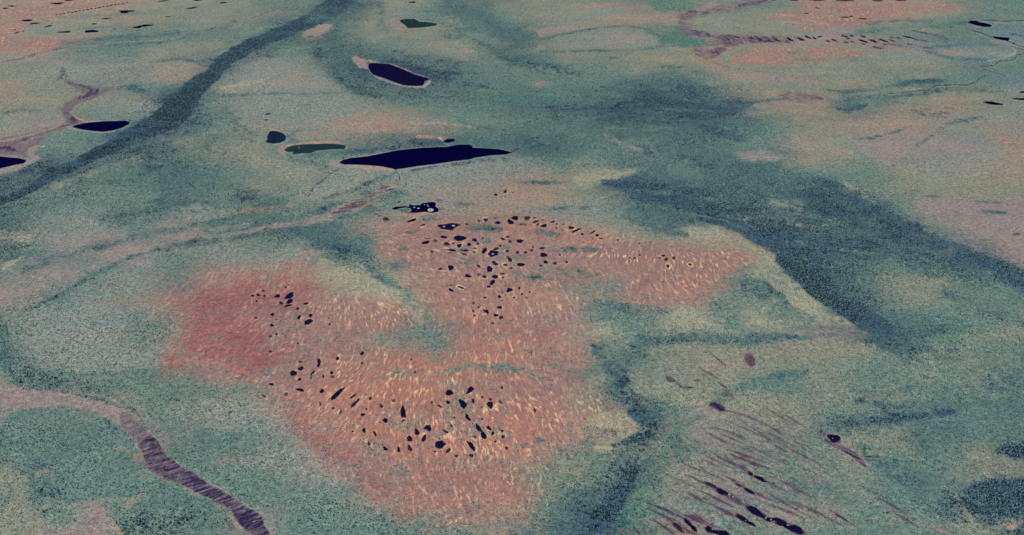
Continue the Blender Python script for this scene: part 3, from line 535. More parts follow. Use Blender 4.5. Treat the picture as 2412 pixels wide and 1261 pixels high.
F(STR, .75, [(760,690),(880,690),(990,720),(990,765),(900,780),(800,760),(770,720)], 14)
F(STR, .6, [(980,690),(1100,690),(1160,720),(1120,770),(1020,760),(990,720)], 14)
F(STR, .55, [(1020,570),(1180,580),(1280,640),(1150,680),(1040,660),(990,610)], 18)
F(STR, .85, [(1180,920),(1300,900),(1420,940),(1420,990),(1300,1010),(1200,980)], 18)
F(STR, .7, [(980,880),(1100,900),(1200,950),(1240,1020),(1180,1090),(1050,1110),(900,1090),(820,980),(760,930),(780,860),(880,860)], 26)
F(STR, .4, [(900,1100),(1120,1100),(1330,1050),(1300,1180),(1100,1220),(960,1180)], 30)
F(STR, .35, [(560,690),(700,690),(740,760),(760,850),(640,860),(560,780)], 24)
F(FLK, .75, [(1690,84),(1850,84),(1900,86),(1880,100),(1740,103)], 5)
F(FLK, .35, [(1850,175),(1960,182),(2000,190),(1900,196),(1800,188)], 5)
F(FLK, .5, [(1830,225),(1870,213),(1930,222),(1945,240),(1900,248)], 6)
F(FLK, .5, [(1730,12),(1800,2),(1830,-6),(1800,18),(1740,24)], 4)

for pts in ([(1500,262,3),(1580,256,4),(1680,262,3)],[(1420,300,5),(1520,298,6),(1600,304,4)],[(1560,225,3),(1640,236,3)],[(1480,450,4),(1580,452,5),(1700,470,5)],[(1600,492,3),(1700,520,4),(1780,548,3)],[(1860,500,5),(1960,520,7),(2040,545,6)],[(1880,570,4),(1980,592,6),(2100,600,6),(2200,620,5)],[(1900,618,3),(2000,640,4)],[(2060,560,3),(2140,590,4)],[(1980,455,3),(2060,480,3)],[(2200,640,6),(2300,668,8),(2412,700,8)],[(1700,300,4),(1820,330,6)],[(1120,215,4),(1240,222,5),(1330,228,4)],[(1000,235,4),(1100,250,5),(1200,262,5)],[(1940,690,4),(2040,720,6),(2100,760,6)]):
    S('g', pts, alpha=.38, soft=.9); S('e', [(p[0]+14,p[1]+5,p[2]*.7) for p in pts], alpha=.4, soft=.9)

F(FLK, .36, [(1640,1000),(1760,965),(1900,1010),(1990,1110),(1900,1280),(1540,1280),(1500,1230),(1620,1100)], 20)
F(FLK, .5, [(790,500),(830,470),(900,440),(930,430),(910,470),(860,495),(810,512)], 8)
# ------------------------------------------------------------------ open water: outlines in photograph pixels, laid on the bog plane
LAKES = [
 ('large dark navy lake with a pointed eastern tip and pale sand along its south west shore, the biggest lake in view', 'navy',
  [(799,383.3),(807,377.4),(825.5,372.7),(865.3,368.7),(899.8,362),(939.6,354),(984.7,349.3),(1024.5,347.5),(1056.4,346),(1077.6,341.4),(1104,340.8),(1113.4,344.3),(1112,348.3),(1144,350),(1173,351.4),(1194,356.2),(1205,359.4),(1191.7,364.2),(1157,366),(1120,371.3),(1104,375.8),(1064,380.6),(1024.5,386.7),(984.7,391.2),(955.5,396),(931.7,399.2),(921,396.5),(897,391.8),(860,388.6),(825.5,387.5),(809.6,387.3)]),
 ('dark green crescent lake with pale rim just north west of the largest lake', 'green',
  [(669.5,354),(677,347.5),(692.9,343),(719.4,340.3),(759.2,339.2),(791,339.5),(809.6,342),(814.4,346),(809.6,351.4),(785.7,351.4),(764.5,352.8),(746,354.6),(732.7,360),(711.4,360.7),(692.9,363.4),(688.9,360.7),(692.9,358),(677,358)]),
 ('small dark slate teardrop lake left of the green crescent lake', 'slate',
  [(639.8,308.5),(653,309.5),(666.3,314.3),(673.8,321.7),(671.6,330.2),(661,336),(645,338.2),(629.2,336),(626.5,332.9),(630.5,327.6),(629.2,322.8),(634.5,311.6)]),
 ('small navy pond with a yellow mossy west bank just north of the largest lake', 'navy',
  [(1045.7,331.5),(1053.7,328),(1067,327),(1072.3,330.7),(1067,334.2),(1053.7,336.8),(1047,335)]),
 ('slanting dark lake with a mauve marsh at its north west end and brown shallows', 'brown',
  [(868,150),(880,149),(916.6,151.5),(943.2,161.5),(973,174.9),(1000,182.5),(1013,186.5),(1000,191.5),(996.5,201.5),(980,203),(950,200.8),(933,194.8),(906.6,184.8),(880,176.5),(871.6,168.2),(868,160)]),
 ('far green boot shaped lake near the top centre', 'green',
  [(941.5,48.3),(950,45.6),(976.5,45),(988,51.6),(1006.5,52.6),(1030,56),(1026.5,60),(1006.5,63.3),(986.5,65.6),(960,66),(955,60),(945,53.3)]),
 ('navy leaf shaped lake on the left beside the pinkish stream fen', 'navy',
  [(170,299.7),(180,294.7),(206.5,289.8),(239.8,286.4),(293,284.8),(304.7,287),(303,293),(286.4,301.4),(263,308),(243,310.4),(213,308),(186.5,303.7)]),
 ('navy lake cut by the left edge below a reedy marsh', 'navy',
  [(-60,366),(0,368.7),(20,371.4),(43.3,373),(61.6,378),(56.6,384.7),(30,389.7),(0,397),(-60,401)]),
 ('small far navy lake in the upper left, rounded and alone below the row of bog ponds', 'navy', [(199,76),(202,72),(217,70.5),(233,73),(230.5,76),(200.7,77)]),
 ('far navy curved lake in the upper left, right of the small rounded one', 'navy', [(310,65),(323,62),(340,58),(363,58.4),(360,60.5),(345,62),(333,64),(330,67),(320,66.7)]),
 ('far navy wedge shaped lake in the upper left with a marshy south shore', 'navy', [(280,26),(297,24.5),(321,25.2),(312,27.4),(298.5,28.5),(304,30),(297,31.5),(285,31.5),(283.6,28.2)]),
 ('thin far navy pond slanting below the wedge shaped lake', 'navy', [(235.5,44.8),(249,42.8),(263,43),(249,45.6)]),
 ('far streaky navy pond near the top left corner', 'navy', [(119,8.3),(137.6,6.3),(152.6,7),(139,10.3),(126,9.6)]),
 ('far navy pond near the left edge in the orange bog strips', 'navy', [(49.8,47.3),(63,46.4),(77,46.4),(73,49.8),(56.4,50.6)]),
 ('branching navy lake with round wooded islets above the red bog', 'navy',
  [(921.6,493.3),(931.6,487.4),(948.3,486.3),(965,486.6),(962.4,482.4),(966.6,481.6),(971.6,484),(990,483),(995,479),(1015,476.3),(1023,476.6),(1027.4,480),(1025,484),(1026.6,488.3),(1033.2,493.3),(1031.6,499),(1020,501.6),(1010,500.8),(1000,499),(983.3,500.8),(965,501.6),(970,495),(966.6,490.8),(956.6,488.3),(940,490.8),(931.6,494)]),
 ('far navy comma shaped lake near the right edge with a thin stream leaving it', 'navy', [(2279,53),(2286,49),(2302,49),(2304,52),(2320,55),(2332,58),(2337,61),(2330,64),(2316,63.5),(2300,60),(2288,56.5)]),
 ('far navy lake near the right edge below the comma shaped lake', 'navy', [(2336,86),(2350,87),(2375,89),(2379,92),(2373,96.5),(2356,94),(2343,91)]),
 ('small far navy pond on the stream below the right edge lakes', 'navy', [(2383,100.5),(2388,101),(2392,104),(2386,103)]),
 ('small dark pond with a reedy west half near the right edge', 'navy', [(2315,241),(2325,239),(2338,240),(2350,243),(2363,245.5),(2362,247.5),(2345,247.5),(2328,245)]),
 ('tiny dark pond cut by the right edge, upper one of two', 'navy', [(2400,217),(2412,215),(2440,216),(2440,219),(2405,219)]),
 ('tiny dark pond cut by the right edge, lower one of two', 'navy', [(2383,231),(2400,232),(2440,230),(2440,238),(2405,236),(2390,234)]),
]
_n, _d, _b, _g = 'navy', 'dusky', 'brown', 'mossy'
# x, y, half-length, half-width, tilt, tone
P1 = [(970.8,519.4,10,3,-18,_n),(995.8,530.2,5.5,2,-15,_d),(1057.4,533.2,23,7,-8,_n),(1099,528.2,3,2,0,_d),(1128,520.7,4,2.5,30,_g),(1144,518.3,5,3.5,10,_d),(1166.4,514,3.5,1.5,0,_g),(1172.3,525,6.5,3,-5,_n),(1202.3,523,8,4.5,20,_n),(1213,514,8,4,10,_n),(1242,514,7,4.5,-20,_b),(1259,513.3,3,1.5,0,_b),(1261.4,522.4,7,2.5,-15,_d),(1266.4,529,4,1.5,-30,_d),(1281.4,531.6,6.5,3.5,-15,_n),(1277,518,3,1.2,0,_b),(1045,558.6,8,3,5,_n),(1083,561.5,15,5.5,-5,_n),(1118,565.7,6,3.5,15,_n),(1006.6,561.5,8,1,8,_g),(1025.7,567.4,5,3,20,_g),(1003,571.5,8,3.8,-8,_n),(1052.4,574.9,7,4,0,_d),(1067.4,573.2,3.5,2,0,_d),(1081.5,579,5,4,-20,_n),(1104.8,576.5,5,3.5,-30,_n),(1125.6,574,3,2.5,0,_d),(1137.3,561.5,3,2,0,_g),(1184,563.2,6,2,20,_d),(1195.6,558.2,5,1.8,0,_d),(1201.4,569,4,3,0,_b),(1224.7,568.2,7,4.5,0,_n),(1178,579,3,2,30,_d),(1064,589.5,10,2.5,5,_n),(1059,595.7,4,1.5,0,_g),(1097.3,590,6,2.5,0,_n),(1094,599,8,2,10,_g),(1119,584.9,3,2,0,_d),(1116.5,594,4,2,0,_g),(1140.6,590.7,8,4.5,-60,_n),(1161.4,597.3,11,7,-10,_n),(1168,586.5,6,3,-20,_d),(1194.7,591.5,4,3,0,_b),(1219,594.8,4,3,20,_d),(1238,594.8,4,2.8,0,_b),(1252,589.9,4,2,0,_b),(1255.5,581.5,3,1.5,0,_b),(1277,584.9,7,2.5,0,_d),(1280.5,600.7,9,4.5,5,_n),(1196.4,606.5,5,3,20,_g),(1201.4,612.3,5,4,20,_d),(1165.6,620.7,8,3.5,25,_d),(1189.8,624,5,2.5,0,_b),(1226.4,623.5,9,3.8,5,_n),(1285.5,617.7,5.5,3,20,_n),(1017.4,593.2,4,3,-10,_g),
 (1061.6,630.8,6,5.5,60,_n),(1037.4,633.6,4,3,0,_b),(1127.4,627.5,5,3,40,_b),(1153.2,634,7,6,20,_n),(1204,631.6,3.5,2,0,_d),(1274,625.8,4,2,0,_b),(1307,620,4.5,3,-20,_b),(1334.7,617.5,3.5,2,0,_b),(1102.4,650.3,8,3.2,20,_n),(1127.4,647,5,2.5,-10,_g),(1141.2,652,5,3.3,0,_d),(1165.7,652,7.5,4,5,_n),(1183.2,645.4,6,1.8,0,_d),(1184.8,654,3,1.5,0,_b),(1159.8,665.4,7,4.5,-25,_n),(1151.5,675.4,4.5,3,10,_d),(1085.7,677.4,8,2.5,20,_d),(1062.4,683.6,6,3,30,_n),(1199.8,683.6,7.5,4,-30,_n),(1223,679.4,3,3,0,_d),(1176.5,699,4,3,40,_n),(1182.3,708.6,2.5,1.2,0,_n),(1142.3,701,3,2.2,0,_b),(1210.6,701,2.5,2,0,_d),(1240.6,701,2,1.5,0,_b),(1114.9,714.6,3,3,0,_g),(1177.3,724.4,5.2,3.5,0,_n),(1145.7,734,6.5,3.8,25,_n),(1127.4,723.5,3,2,0,_b),(1114.9,733.2,3,2,0,_b),(1117.4,743.2,3,2,0,_b),(1168.2,742.9,5,3.3,0,_n),(1179.8,748.2,5,4,-40,_d),(1160.7,761.5,4.5,2,-10,_g),(1229.8,692.4,2.5,2,0,_b),(1247.3,688,2,2.5,0,_b)]
P0 = [(1168,459,3.5,3,45,_n),(1189.8,452.5,4,2,0,_n),(1208,454,2,1,0,_b),(1189.8,463.3,1.5,1.2,0,_b),(1190.6,448.6,2.5,1.2,0,_d)]
P2 = [(1302.5,522.5,5,2,-20,_d),(1311.7,528,3,1.2,-20,_d),(1327.5,528,2.5,1.2,-40,_d),(1310.8,537,2,3,20,_g),(1324,541.6,3,1.5,30,_g),(1345.8,536.6,6.5,3,0,_n),(1357.5,543,11,2.2,-25,_n),(1395.8,547.5,9,1.5,-30,_d),(1371.3,552,3.5,2.5,0,_n),(1406.3,554.6,3.8,3,0,_n),(1395.8,562.4,2,1,0,_b),(1415,562,4,1.5,0,_b),(1455,565.5,3,1.8,-20,_n),(1506.5,574,2.5,1.2,0,_b),(1319,600.7,2.5,2,0,_b),(1483,607,2,1.5,0,_n),(1495,608,2.5,2,0,_b),(1506.6,601,2.2,1.5,0,_n),(1562.3,602,4,2.5,0,_d),(1569,611.2,4,3.5,0,_b),(1587.3,608,3.8,3.3,0,_b),(1554,608,2.5,2,0,_b),(1573,627.4,5,3,55,_d),(1625.6,623.6,4.5,2.3,25,_d)]
P3 = [(594.6,697,4,2.3,0,_n),(608.3,695.3,4,2.8,0,_n),(623,697.4,3.3,2,0,_n),(603.8,709.6,2.8,2.2,0,_d),(653.6,697.8,6,4,-25,_n),(681.6,697.4,11.5,5.5,-30,_n),(682.4,710,8,4.5,-25,_n),(678,720.3,8,2.3,-20,_n),(662,714.4,5,3,25,_d),(721,715.3,5.5,2.2,-12,_n),(701,727,4,2.6,-60,_d),(641.6,741,4.2,3.5,0,_n),(602.8,749,3.5,2.3,0,_b),(650,752.4,3,1.3,0,_b),(704.4,747.7,5.5,3.6,-50,_n),(731.5,743.6,4.5,3.8,0,_n),(726.2,758.2,9.3,5.8,-10,_n),(640.8,766.6,4.5,3,0,_n),(651,787.4,3,2.7,0,_d),(636.6,792.7,4.5,3,-10,_g),(620,685,3.5,2,0,_b),(673,677,2.5,2,0,_b),(701.5,808.7,2.5,2,0,_b),(636.6,828,3.5,3,0,_b),(776.5,764,2.5,2.5,0,_b)]
P4 = [(853,832.3,5,3.4,110,_n),(794.8,844.8,3.8,4,0,_n),(690.8,879.6,6.5,7,0,_n),(708.2,868.3,7,3.5,-8,_n),(751.2,850.8,5.5,3.8,60,_n),(750.7,860,5,3.2,-35,_n),(705.7,893.6,4,3,-20,_n),(707.4,852.5,4,2,0,_d),(736.6,878.3,6,2.5,-50,_d),(732.4,889,5,2,-85,_g),(781.2,878.3,3.8,3.2,0,_n),(761.5,886.6,3.5,2.3,90,_d),(783.2,887.4,5,3.2,30,_g),(639,905.4,6,2.5,8,_n),(706.6,918.3,9,3.5,5,_n),(673.3,929,4.5,4.5,0,_g),(621.6,933.2,6.5,2.5,40,_g),(758.2,921.2,5,4.2,-15,_n),(794,928.2,19,5,-42,_n),(831.5,933.6,8,2.5,-40,_d),(836.5,950,15,3,-48,_d),(872.3,938.6,3.5,3.5,0,_d),(898,956.6,4.5,3.5,80,_d),(927.2,944,3.5,3.5,0,_g),(949.4,971.9,12,6.5,85,_n),(907.7,990.7,5.5,5.5,0,_n),(949.7,990.7,4.5,2,-30,_b),(854.3,977,4.5,3.5,0,_n),(784.8,962,3,2.3,0,_b),(802.3,970.7,5,2.6,-60,_g),(754,951.6,5,2.6,90,_g),(857.3,1014,5.5,3.5,80,_n),(883,1021.5,6,3,60,_d),(830.6,1016.5,2.5,1.8,0,_n),(853,855.8,2.5,2.5,0,_d),(968.9,846.6,2,2,0,_b),(977.2,876.6,3,1.8,-40,_n),(863,964,2.5,2,0,_b),(982,1018.2,5.5,6.5,0,_n),
 (1058,925,8,7,0,_n),(1107.3,919,9.5,5.5,-38,_n),(1055.6,948,4.5,4,0,_n),(1089.8,951.6,11,7.5,75,_n),(1114,945,6,3.2,70,_d),(1154.7,954,8.5,6,50,_n),(1154.7,940.8,3,3,0,_d),(1135.6,935.8,3,2.3,90,_b),(1178.9,947.4,5,3,35,_g),(1182.2,913.6,3.2,2.6,90,_b),(1017.3,948,2.5,2.5,0,_b),(1035.7,957,5.5,2.5,25,_d),(1101.4,983.2,9,4,62,_n),(1069.8,983.7,3,1.5,0,_b),(1127.2,1009,10,5,62,_n),(1138.9,1025.7,10,5.5,65,_n),(1151.4,1008.5,6.5,4,30,_n),(1160.5,1020.7,4,4,0,_n),(1182.2,1015.4,4,3,30,_d),(1184.7,1029,4.5,4,0,_d),(1166.4,1040.2,2.5,2.5,0,_b),(1193,1055.7,3.5,3.5,0,_b),(1118.9,1029,4.5,2.8,60,_g),(1008.2,1008.2,7.5,7,0,_n),(964.9,1034,7,5.5,45,_n),(998.2,1033.2,8.5,4,-60,_n),(1049.8,1016.5,6.5,3,30,_d),(1036.5,1047.4,13,8,-20,_n),(1055.6,1061.5,6.5,3.5,-42,_d),(1024.8,1064,4,1.5,0,_b),(1110.6,1050.7,13,5,50,_n),(1110.6,1073.2,4.5,4,0,_d),(964.9,1055.7,9,4,60,_d),(939,1059.8,6,3.5,75,_n),(907.4,1056.5,6,3.5,45,_n),(868.3,1044.9,5,3,90,_b),(1074.8,1074,4,3,0,_b),(1063,1003,4.5,3,40,_g),(1135.6,987.4,3.5,2.5,0,_g),(1260,966.6,4,2.6,60,_d)]
P5 = [(1791,1128,17,4.5,26,_n),(1767.5,1116,6,3.5,35,_n),(1674,1142,14,4,25,_d),(1700,1158.6,14,6,30,_n),(1764.4,1156.5,12,4,30,_n),(1740.6,1143,7,2,25,_d),(1780,1206,26,8.5,30,_n),(1811,1224,9,5,10,_n),(1838,1230,18,8,20,_n),(1871,1246.7,26,8,25,_n),(1751,1223,17,6,33,_n),(1769.6,1234,9,4,25,_n),(1622.4,1233,14,5,45,_n),(1634,1244.6,9,4.5,45,_n),(1597.5,1242.5,14,6,40,_d),(1674,1248.8,14,8,25,_n),(1702,1257,18,8,25,_n),(1963.6,1032.4,14,9,30,_n)]
P6 = [(1860,93,9,4,22,_n),(1887,93,11,2.4,18,_n),(1903,88,10,3,18,_n),(1918,90,7,2.6,30,_n),(1965,95,8,2,22,_n),(1990,86,8,2.6,10,_n),(2007,85,6,2.2,5,_n),(1998,91,5,1.2,0,_n),(2033,97,13,3,16,_n),(2033,86,8,2.6,18,_n),(2057,97,11,3,20,_n),(2082,96,15,2.6,18,_n),(2102,96,9,1.6,20,_n),(2140,88,17,2.2,13,_n),(2115,89,5,1.4,12,_n),(1830,95,10,3,18,_d),(1812,97,14,2,5,_d),(1932,87,5,1.6,0,_d),(1993,100,6,1.6,10,_n),(2008,99,6,1.5,15,_d),(2034,104,6,1.4,10,_d),(2085,106,5,1.4,0,_d),(1950,97,5,2,20,_d),(1768,90,8,2,20,_d),(1790,93,9,2,25,_d),(1735,88,8,1.6,10,_d)]
P7 = [(28,14.6,8,1.6,0,_d),(12.4,20,6,1.3,0,_d),(40,77,6,1.4,-15,_b),(55,74,2.5,1,0,_b),(35,70,2.5,.9,0,_b),(165,.5,14,1.5,-5,_d),(222,56.7,6,1.4,0,_n),(81,55.6,11,1.8,-5,_d),(152.6,75.5,16,1.8,-4,_d),(114,62,9,1.8,-12,_d),(465,1,8,1.6,0,_n),(526,6.7,8,1.4,-5,_n),(452,19,14,1.6,-10,_d),(270,68.5,4,.8,0,_b),(324,71.5,6,.8,-8,_b),(971.5,5.6,7,2,0,_n),(396,39.5,6,.9,0,_n),(385,2.5,12,1.2,-8,_d)]
P7 += [(133 + i*9.2, 35 - i*1.58 + (0.6 if i % 3 else -.4), 2.6 + .7*(i*7 % 3), .9 + .15*(i % 2), -12, _d) for i in range(19)]
P8 = [(1240,0,1,1,0,_n)][:0] + [(2067,2,13,1.2,2,_n),(2122,1,13,1.1,0,_n),(1990,2,22,1.2,0,_n),(1925,1,16,1.2,3,_n),(1870,1,10,1,0,_d),(1925,19,6,1,8,_b),(1990,41,9,1.2,0,_b),(2005,39,6,1,0,_b),(2032,44,9,1,5,_b),(1900,32,5,.8,0,_b),(631,269,7,1.6,-8,_d),(627,283,5,1.3,-10,_b),(909,515.8,6,4,0,_b),(940,475.8,4,1.6,-10,_b)]
P6 = [(p[0], p[1], p[2]*.8, p[3]*.6, p[4], p[5] if p[2] > 8 else _d) for p in P6]; P5 = [(p[0], p[1], p[2]*1.05, p[3]*.82, p[4], p[5]) for p in P5]
# ground colour of the pools' surroundings: bright moss rims, drier bank
for grp, rim, al in ((P1,'z',.5),(P2,'z',.55),(P3,'z',.35),(P4,'z',.5)):
    for (x,y,rx,ry_,dg,tn) in grp:
        E('x', x,y,rx+5,ry_+4,dg,.25,.4,True); E(rim, x-1.3,y-.2,rx+1.9,ry_+1.5,dg,al*(.1 + .8*((x*7.3 + y*3.1) % 1)**2),.4,True)
for (x,y,rx,ry_,dg,tn) in P5: E('w', x,y,rx+6,ry_+3.5,dg,.5,.3,False); E('q', x,y,rx+4,ry_+2,dg,.75,.3,False)
for (x,y,rx,ry_,dg,tn) in P6: E('M', x,y,rx+3,ry_+1.2,dg,.5,.4,False)
for (x,y,rx,ry_,dg,tn) in ((1573,627.4,5,3,55,_d),(1625.6,623.6,4.5,2.3,25,_d),(1085,677,8,2.5,20,_d)): E('z', x,y,rx+3,ry_+2.4,dg,.9,.2,False)
for grp in (P1,P2,P3,P4,P5,P6,P7,P8,P0):
    for (x,y,rx,ry_,dg,tn) in grp: E('B', x,y,rx,ry_,dg,1,.15,False)
for lb, tn, pts in LAKES: A('K', pts, 1.0, 1, False)
# ------------------------------------------------------------------ direction field of strings, line patterns along it
DIRS = [(1480,570,125),(1380,545,145),(1500,605,82),(1600,612,70),(1750,610,48),(1600,680,55),(1400,690,58),(1250,700,70),(1130,720,92),(1230,750,80),(1060,690,60),(990,700,55),(900,700,60),(860,730,75),(790,700,112),(720,680,115),(620,700,130),(700,900,130),(840,940,125),(950,970,98),(1100,1000,68),(1200,950,58),(1350,950,60),(1300,1010,58),(1000,1100,72),(900,1150,75),(1100,1180,68),(1000,850,115),(1120,850,100),(1150,620,50),(1050,600,20),(560,780,150),(500,860,155),(350,1050,166),(450,1110,162),(600,1220,158),(200,950,150),(1700,1080,28),(1900,1180,27),(1750,950,30),(1650,870,30),(2150,1200,30),(1680,80,20),(1750,92,42),(1820,94,35),(1950,95,18),(2100,100,14),(1900,185,75),(1880,235,18),(2200,270,10),(850,470,168),(200,20,170),(2050,20,8),(1780,8,165),(150,290,110),(1640,30,160),(600,1000,150),(800,1060,110)]
D = np.array(DIRS, np.float32)
ct = np.zeros((NV, NU), np.float32); st_ = ct.copy(); wt = ct.copy()
for x, y, a in D:
    w = 1.0/((PX - x)**2 + ((PY - y)*1.5)**2 + 400)**1.6
    ct += w*math.cos(2*math.radians(a)); st_ += w*math.sin(2*math.radians(a)); wt += w
ang = 0.5*np.arctan2(st_, ct)
ang += (0.22*w1 + .45*vnoise(GX/22, GY/30, 777))*(1 - .8*np.clip(CH[..., FLK]*1.5, 0, 1))
DXp = np.cos(ang).astype(np.float32); DYp = np.sin(ang).astype(np.float32)
del ct, st_, wt, ang
nz = vnoise(GX/3.8, GY/5.4, 301) + 0.55*vnoise(GX/9.0, GY/13.0, 302)
nz2 = vnoise(GX/4.2, GY/5.2, 303)
I0, J0 = np.meshgrid(np.arange(NV, dtype=np.float32), np.arange(NU, dtype=np.float32), indexing='ij')
sc = np.clip(_ps, .3, 1).astype(np.float32)
L = np.zeros((NV, NU), np.float32); L2 = L.copy()
for sgn in (1, -1):
    I = I0.copy(); J = J0.copy()
    for k in range(11):
        ii = np.clip(np.rint(I), 0, NV - 1).astype(np.int32); jj = np.clip(np.rint(J), 0, NU - 1).astype(np.int32)
        if not (sgn < 0 and k == 0):
            v_ = nz[ii, jj]; L2 += nz2[ii, jj]
            if k < 4: L += v_*(1 - .15*k)
        J = J + sgn*DXp[ii, jj]*sc; I = I + sgn*DYp[ii, jj]*sc
for q_ in (L, L2): q_ -= q_.mean(); q_ /= q_[40:-40, 46:-46].std()
del I, J, I0, J0, ii, jj, v_
msk = vnoise(GX/38.0, GY/60.0, 411)*.5 + vnoise(GX/90, GY/130, 412)*.5      # strings come in broken lengths
A_s = np.clip(CH[..., STR], 0, 1); A_f = np.clip(CH[..., FLK], 0, 1)
ys = sm((L - 1.25 + 1.3*msk + 0.7*(A_s - 0.5))/0.9)*np.clip(A_s*1.25, 0, 1)
fs = sm((-L2 - 0.75 + 2.0*(A_f - 0.5) - .3*msk)/0.7)*np.clip(A_f*1.3, 0, 1)
RGB = CH[..., :3].copy(); TREE = CH[..., 3].copy()
# mosaics of vegetation: broad soft drifts, mottles, fine patchiness
n1 = fbm(GX, GY, 420, 5, 5); n2 = fbm(GX, GY, 90, 81, 4); n3 = fbm(GX, GY, 26, 131, 3)
# stretched drifts that follow the ground water flow
fl = fbm(GX*0.35 + GY*0.15, GY*1.0, 170, 205, 5)
veg = np.clip(TREE/0.5, 0, 1)[..., None]
RGB *= np.exp((0.08*n1 + 0.09*fl)*(.4 + .6*veg[..., 0]) + 0.07*n2 + 0.08*n3)[..., None]
RGB += veg*(np.clip(fl*.55 + n2*.3, -1, 1)[..., None])*np.array([.018, .013, .010], np.float32)
warm = np.clip(fbm(GX*.5, GY, 240, 1401, 5)*.7 + .4*fl, -1, 1)[..., None]
RGB *= 1 + warm*np.array([.13, .02, -.05], np.float32)
red = sm((RGB[..., 0]/np.maximum(RGB[..., 1], 1e-3) - 1.35)/.6)[..., None]
spot = sm((vnoise(GX/15, GY/19, 611)*.7 + .8*n2 + .45*n1 - .1)/.7)[..., None]
RGB = RGB*(1 - red*spot*.62) + red*spot*.62*lin((120,122,114))
sp2 = sm((vnoise(GX/23, GY/23, 617) + .5*n3 - .55)/.5)[..., None]
RGB = RGB*(1 - red*sp2*.35) + red*sp2*.35*lin((196,124,104))
TREE *= np.clip(1 + .28*n2 + .25*fl + .15*n3, .3, 1.6)
TREE += red[..., 0]*spot[..., 0]*.3
yc = lin((236,206,160)) if True else 0
mix = ys[..., None]*.7
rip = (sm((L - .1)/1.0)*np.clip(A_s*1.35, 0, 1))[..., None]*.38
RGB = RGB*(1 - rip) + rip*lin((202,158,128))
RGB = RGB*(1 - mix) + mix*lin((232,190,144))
sh = (sm((-L - .5)/1.0)*A_s)[..., None]*.45  # shade between the strings, painted into the ground colour
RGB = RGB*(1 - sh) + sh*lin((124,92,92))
RGB = RGB*(1 - fs[..., None]*.92) + fs[..., None]*.92*lin((34,28,62))
lf = (sm((L2 - 1.1)/.8)*A_f)[..., None]*.45
RGB = RGB*(1 - lf) + lf*lin((160,140,142))
cl = vnoise(GX/6.0, GY/6.0, 1201)*np.clip(1.9 - MPP*.42, 0, 1) + .7*vnoise(GX/12.0, GY/15.0, 1202)*np.clip(MPP*.5 - 1.1, 0, 1)
TREE *= np.clip(1 + .75*cl, .1, 2)
RGB *= np.exp(.10*vnoise(GX/12.0, GY/16.0, 1207)*np.clip(MPP*.5 - 1.0, 0, 1))[..., None]
TREE = np.clip(TREE, 0, 2.6)
RGB = np.clip(RGB, .004, .85)
#PAINT-END
# ------------------------------------------------------------------ helpers for objects
COL = scn.collection
def tag(o, label=None, cat=None, group=None, kind=None):
    if label: o['label'] = label
    if cat: o['category'] = cat
    if group: o['group'] = group
    if kind: o['kind'] = kind
    return o
def mesh_from(name, verts, faces):
    me = bpy.data.meshes.new(name)
    verts = np.ascontiguousarray(verts, np.float32); faces = np.ascontiguousarray(faces, np.int32)
    nf, k = faces.shape
    me.vertices.add(len(verts)); me.vertices.foreach_set('co', verts.ravel())
    me.loops.add(nf*k); me.loops.foreach_set('vertex_index', faces.ravel())
    me.polygons.add(nf); me.polygons.foreach_set('loop_start', np.arange(0, nf*k, k, dtype=np.int32))
    me.update(calc_edges=True)
    return me
def mat(name):
    m = bpy.data.materials.new(name); m.use_nodes = True
    nt = m.node_tree; b = nt.nodes['Principled BSDF']
    b.inputs['Roughness'].default_value = .95; b.inputs['Specular IOR Level'].default_value = .1
    return m, nt, b

# ------------------------------------------------------------------ ground sheet
WET = (PAL['B'], PAL['K'])
hum = (0.35*n3 + .25*vnoise(GX/5, GY/5, 77))
GZ = ((1.3*ys + .5*np.clip(L, -2, 2)*np.clip(A_s, 0, 1))*(MPP < 4.5) + np.clip(hum, -1, 1)*.5).astype(np.float32)
inw = np.zeros((NV, NU), bool)
for lb, tn, pts in LAKES:
    sl = window(min(p[0] for p in pts) - 6, min(p[1] for p in pts) - 4, max(p[0] for p in pts) + 6, max(p[1] for p in pts) + 4)
    inw[sl] |= seg_dist(PX[sl], PY[sl], [(p[0], p[1], 1.0) for p in list(pts) + [pts[0]]]) < 3.0
    inw[sl] |= inside(PX[sl], PY[sl], pts)
for grp in (P0,P1,P2,P3,P4,P5,P6,P7,P8):
    for (x,y,rx,ry_,dg,tn) in grp:
        sl = window(x - rx - 6, y - rx - 6, x + rx + 6, y + rx + 6)
        c_, s_ = math.cos(math.radians(dg)), math.sin(math.radians(dg)); dx = PX[sl] - x; dy = PY[sl] - y
        inw[sl] |= np.hypot((dx*c_ + dy*s_)/(rx + 2.5), (-dx*s_ + dy*c_)/(ry_ + 2.5)) < 1
GZ[inw] = -0.4
TREE[inw] = 0
verts = np.stack([GX, GY, GZ], -1).reshape(-1, 3)
idx = np.arange(NV*NU, dtype=np.int32).reshape(NV, NU)
faces = np.stack([idx[1:, :-1], idx[1:, 1:], idx[:-1, 1:], idx[:-1, :-1]], -1).reshape(-1, 4)
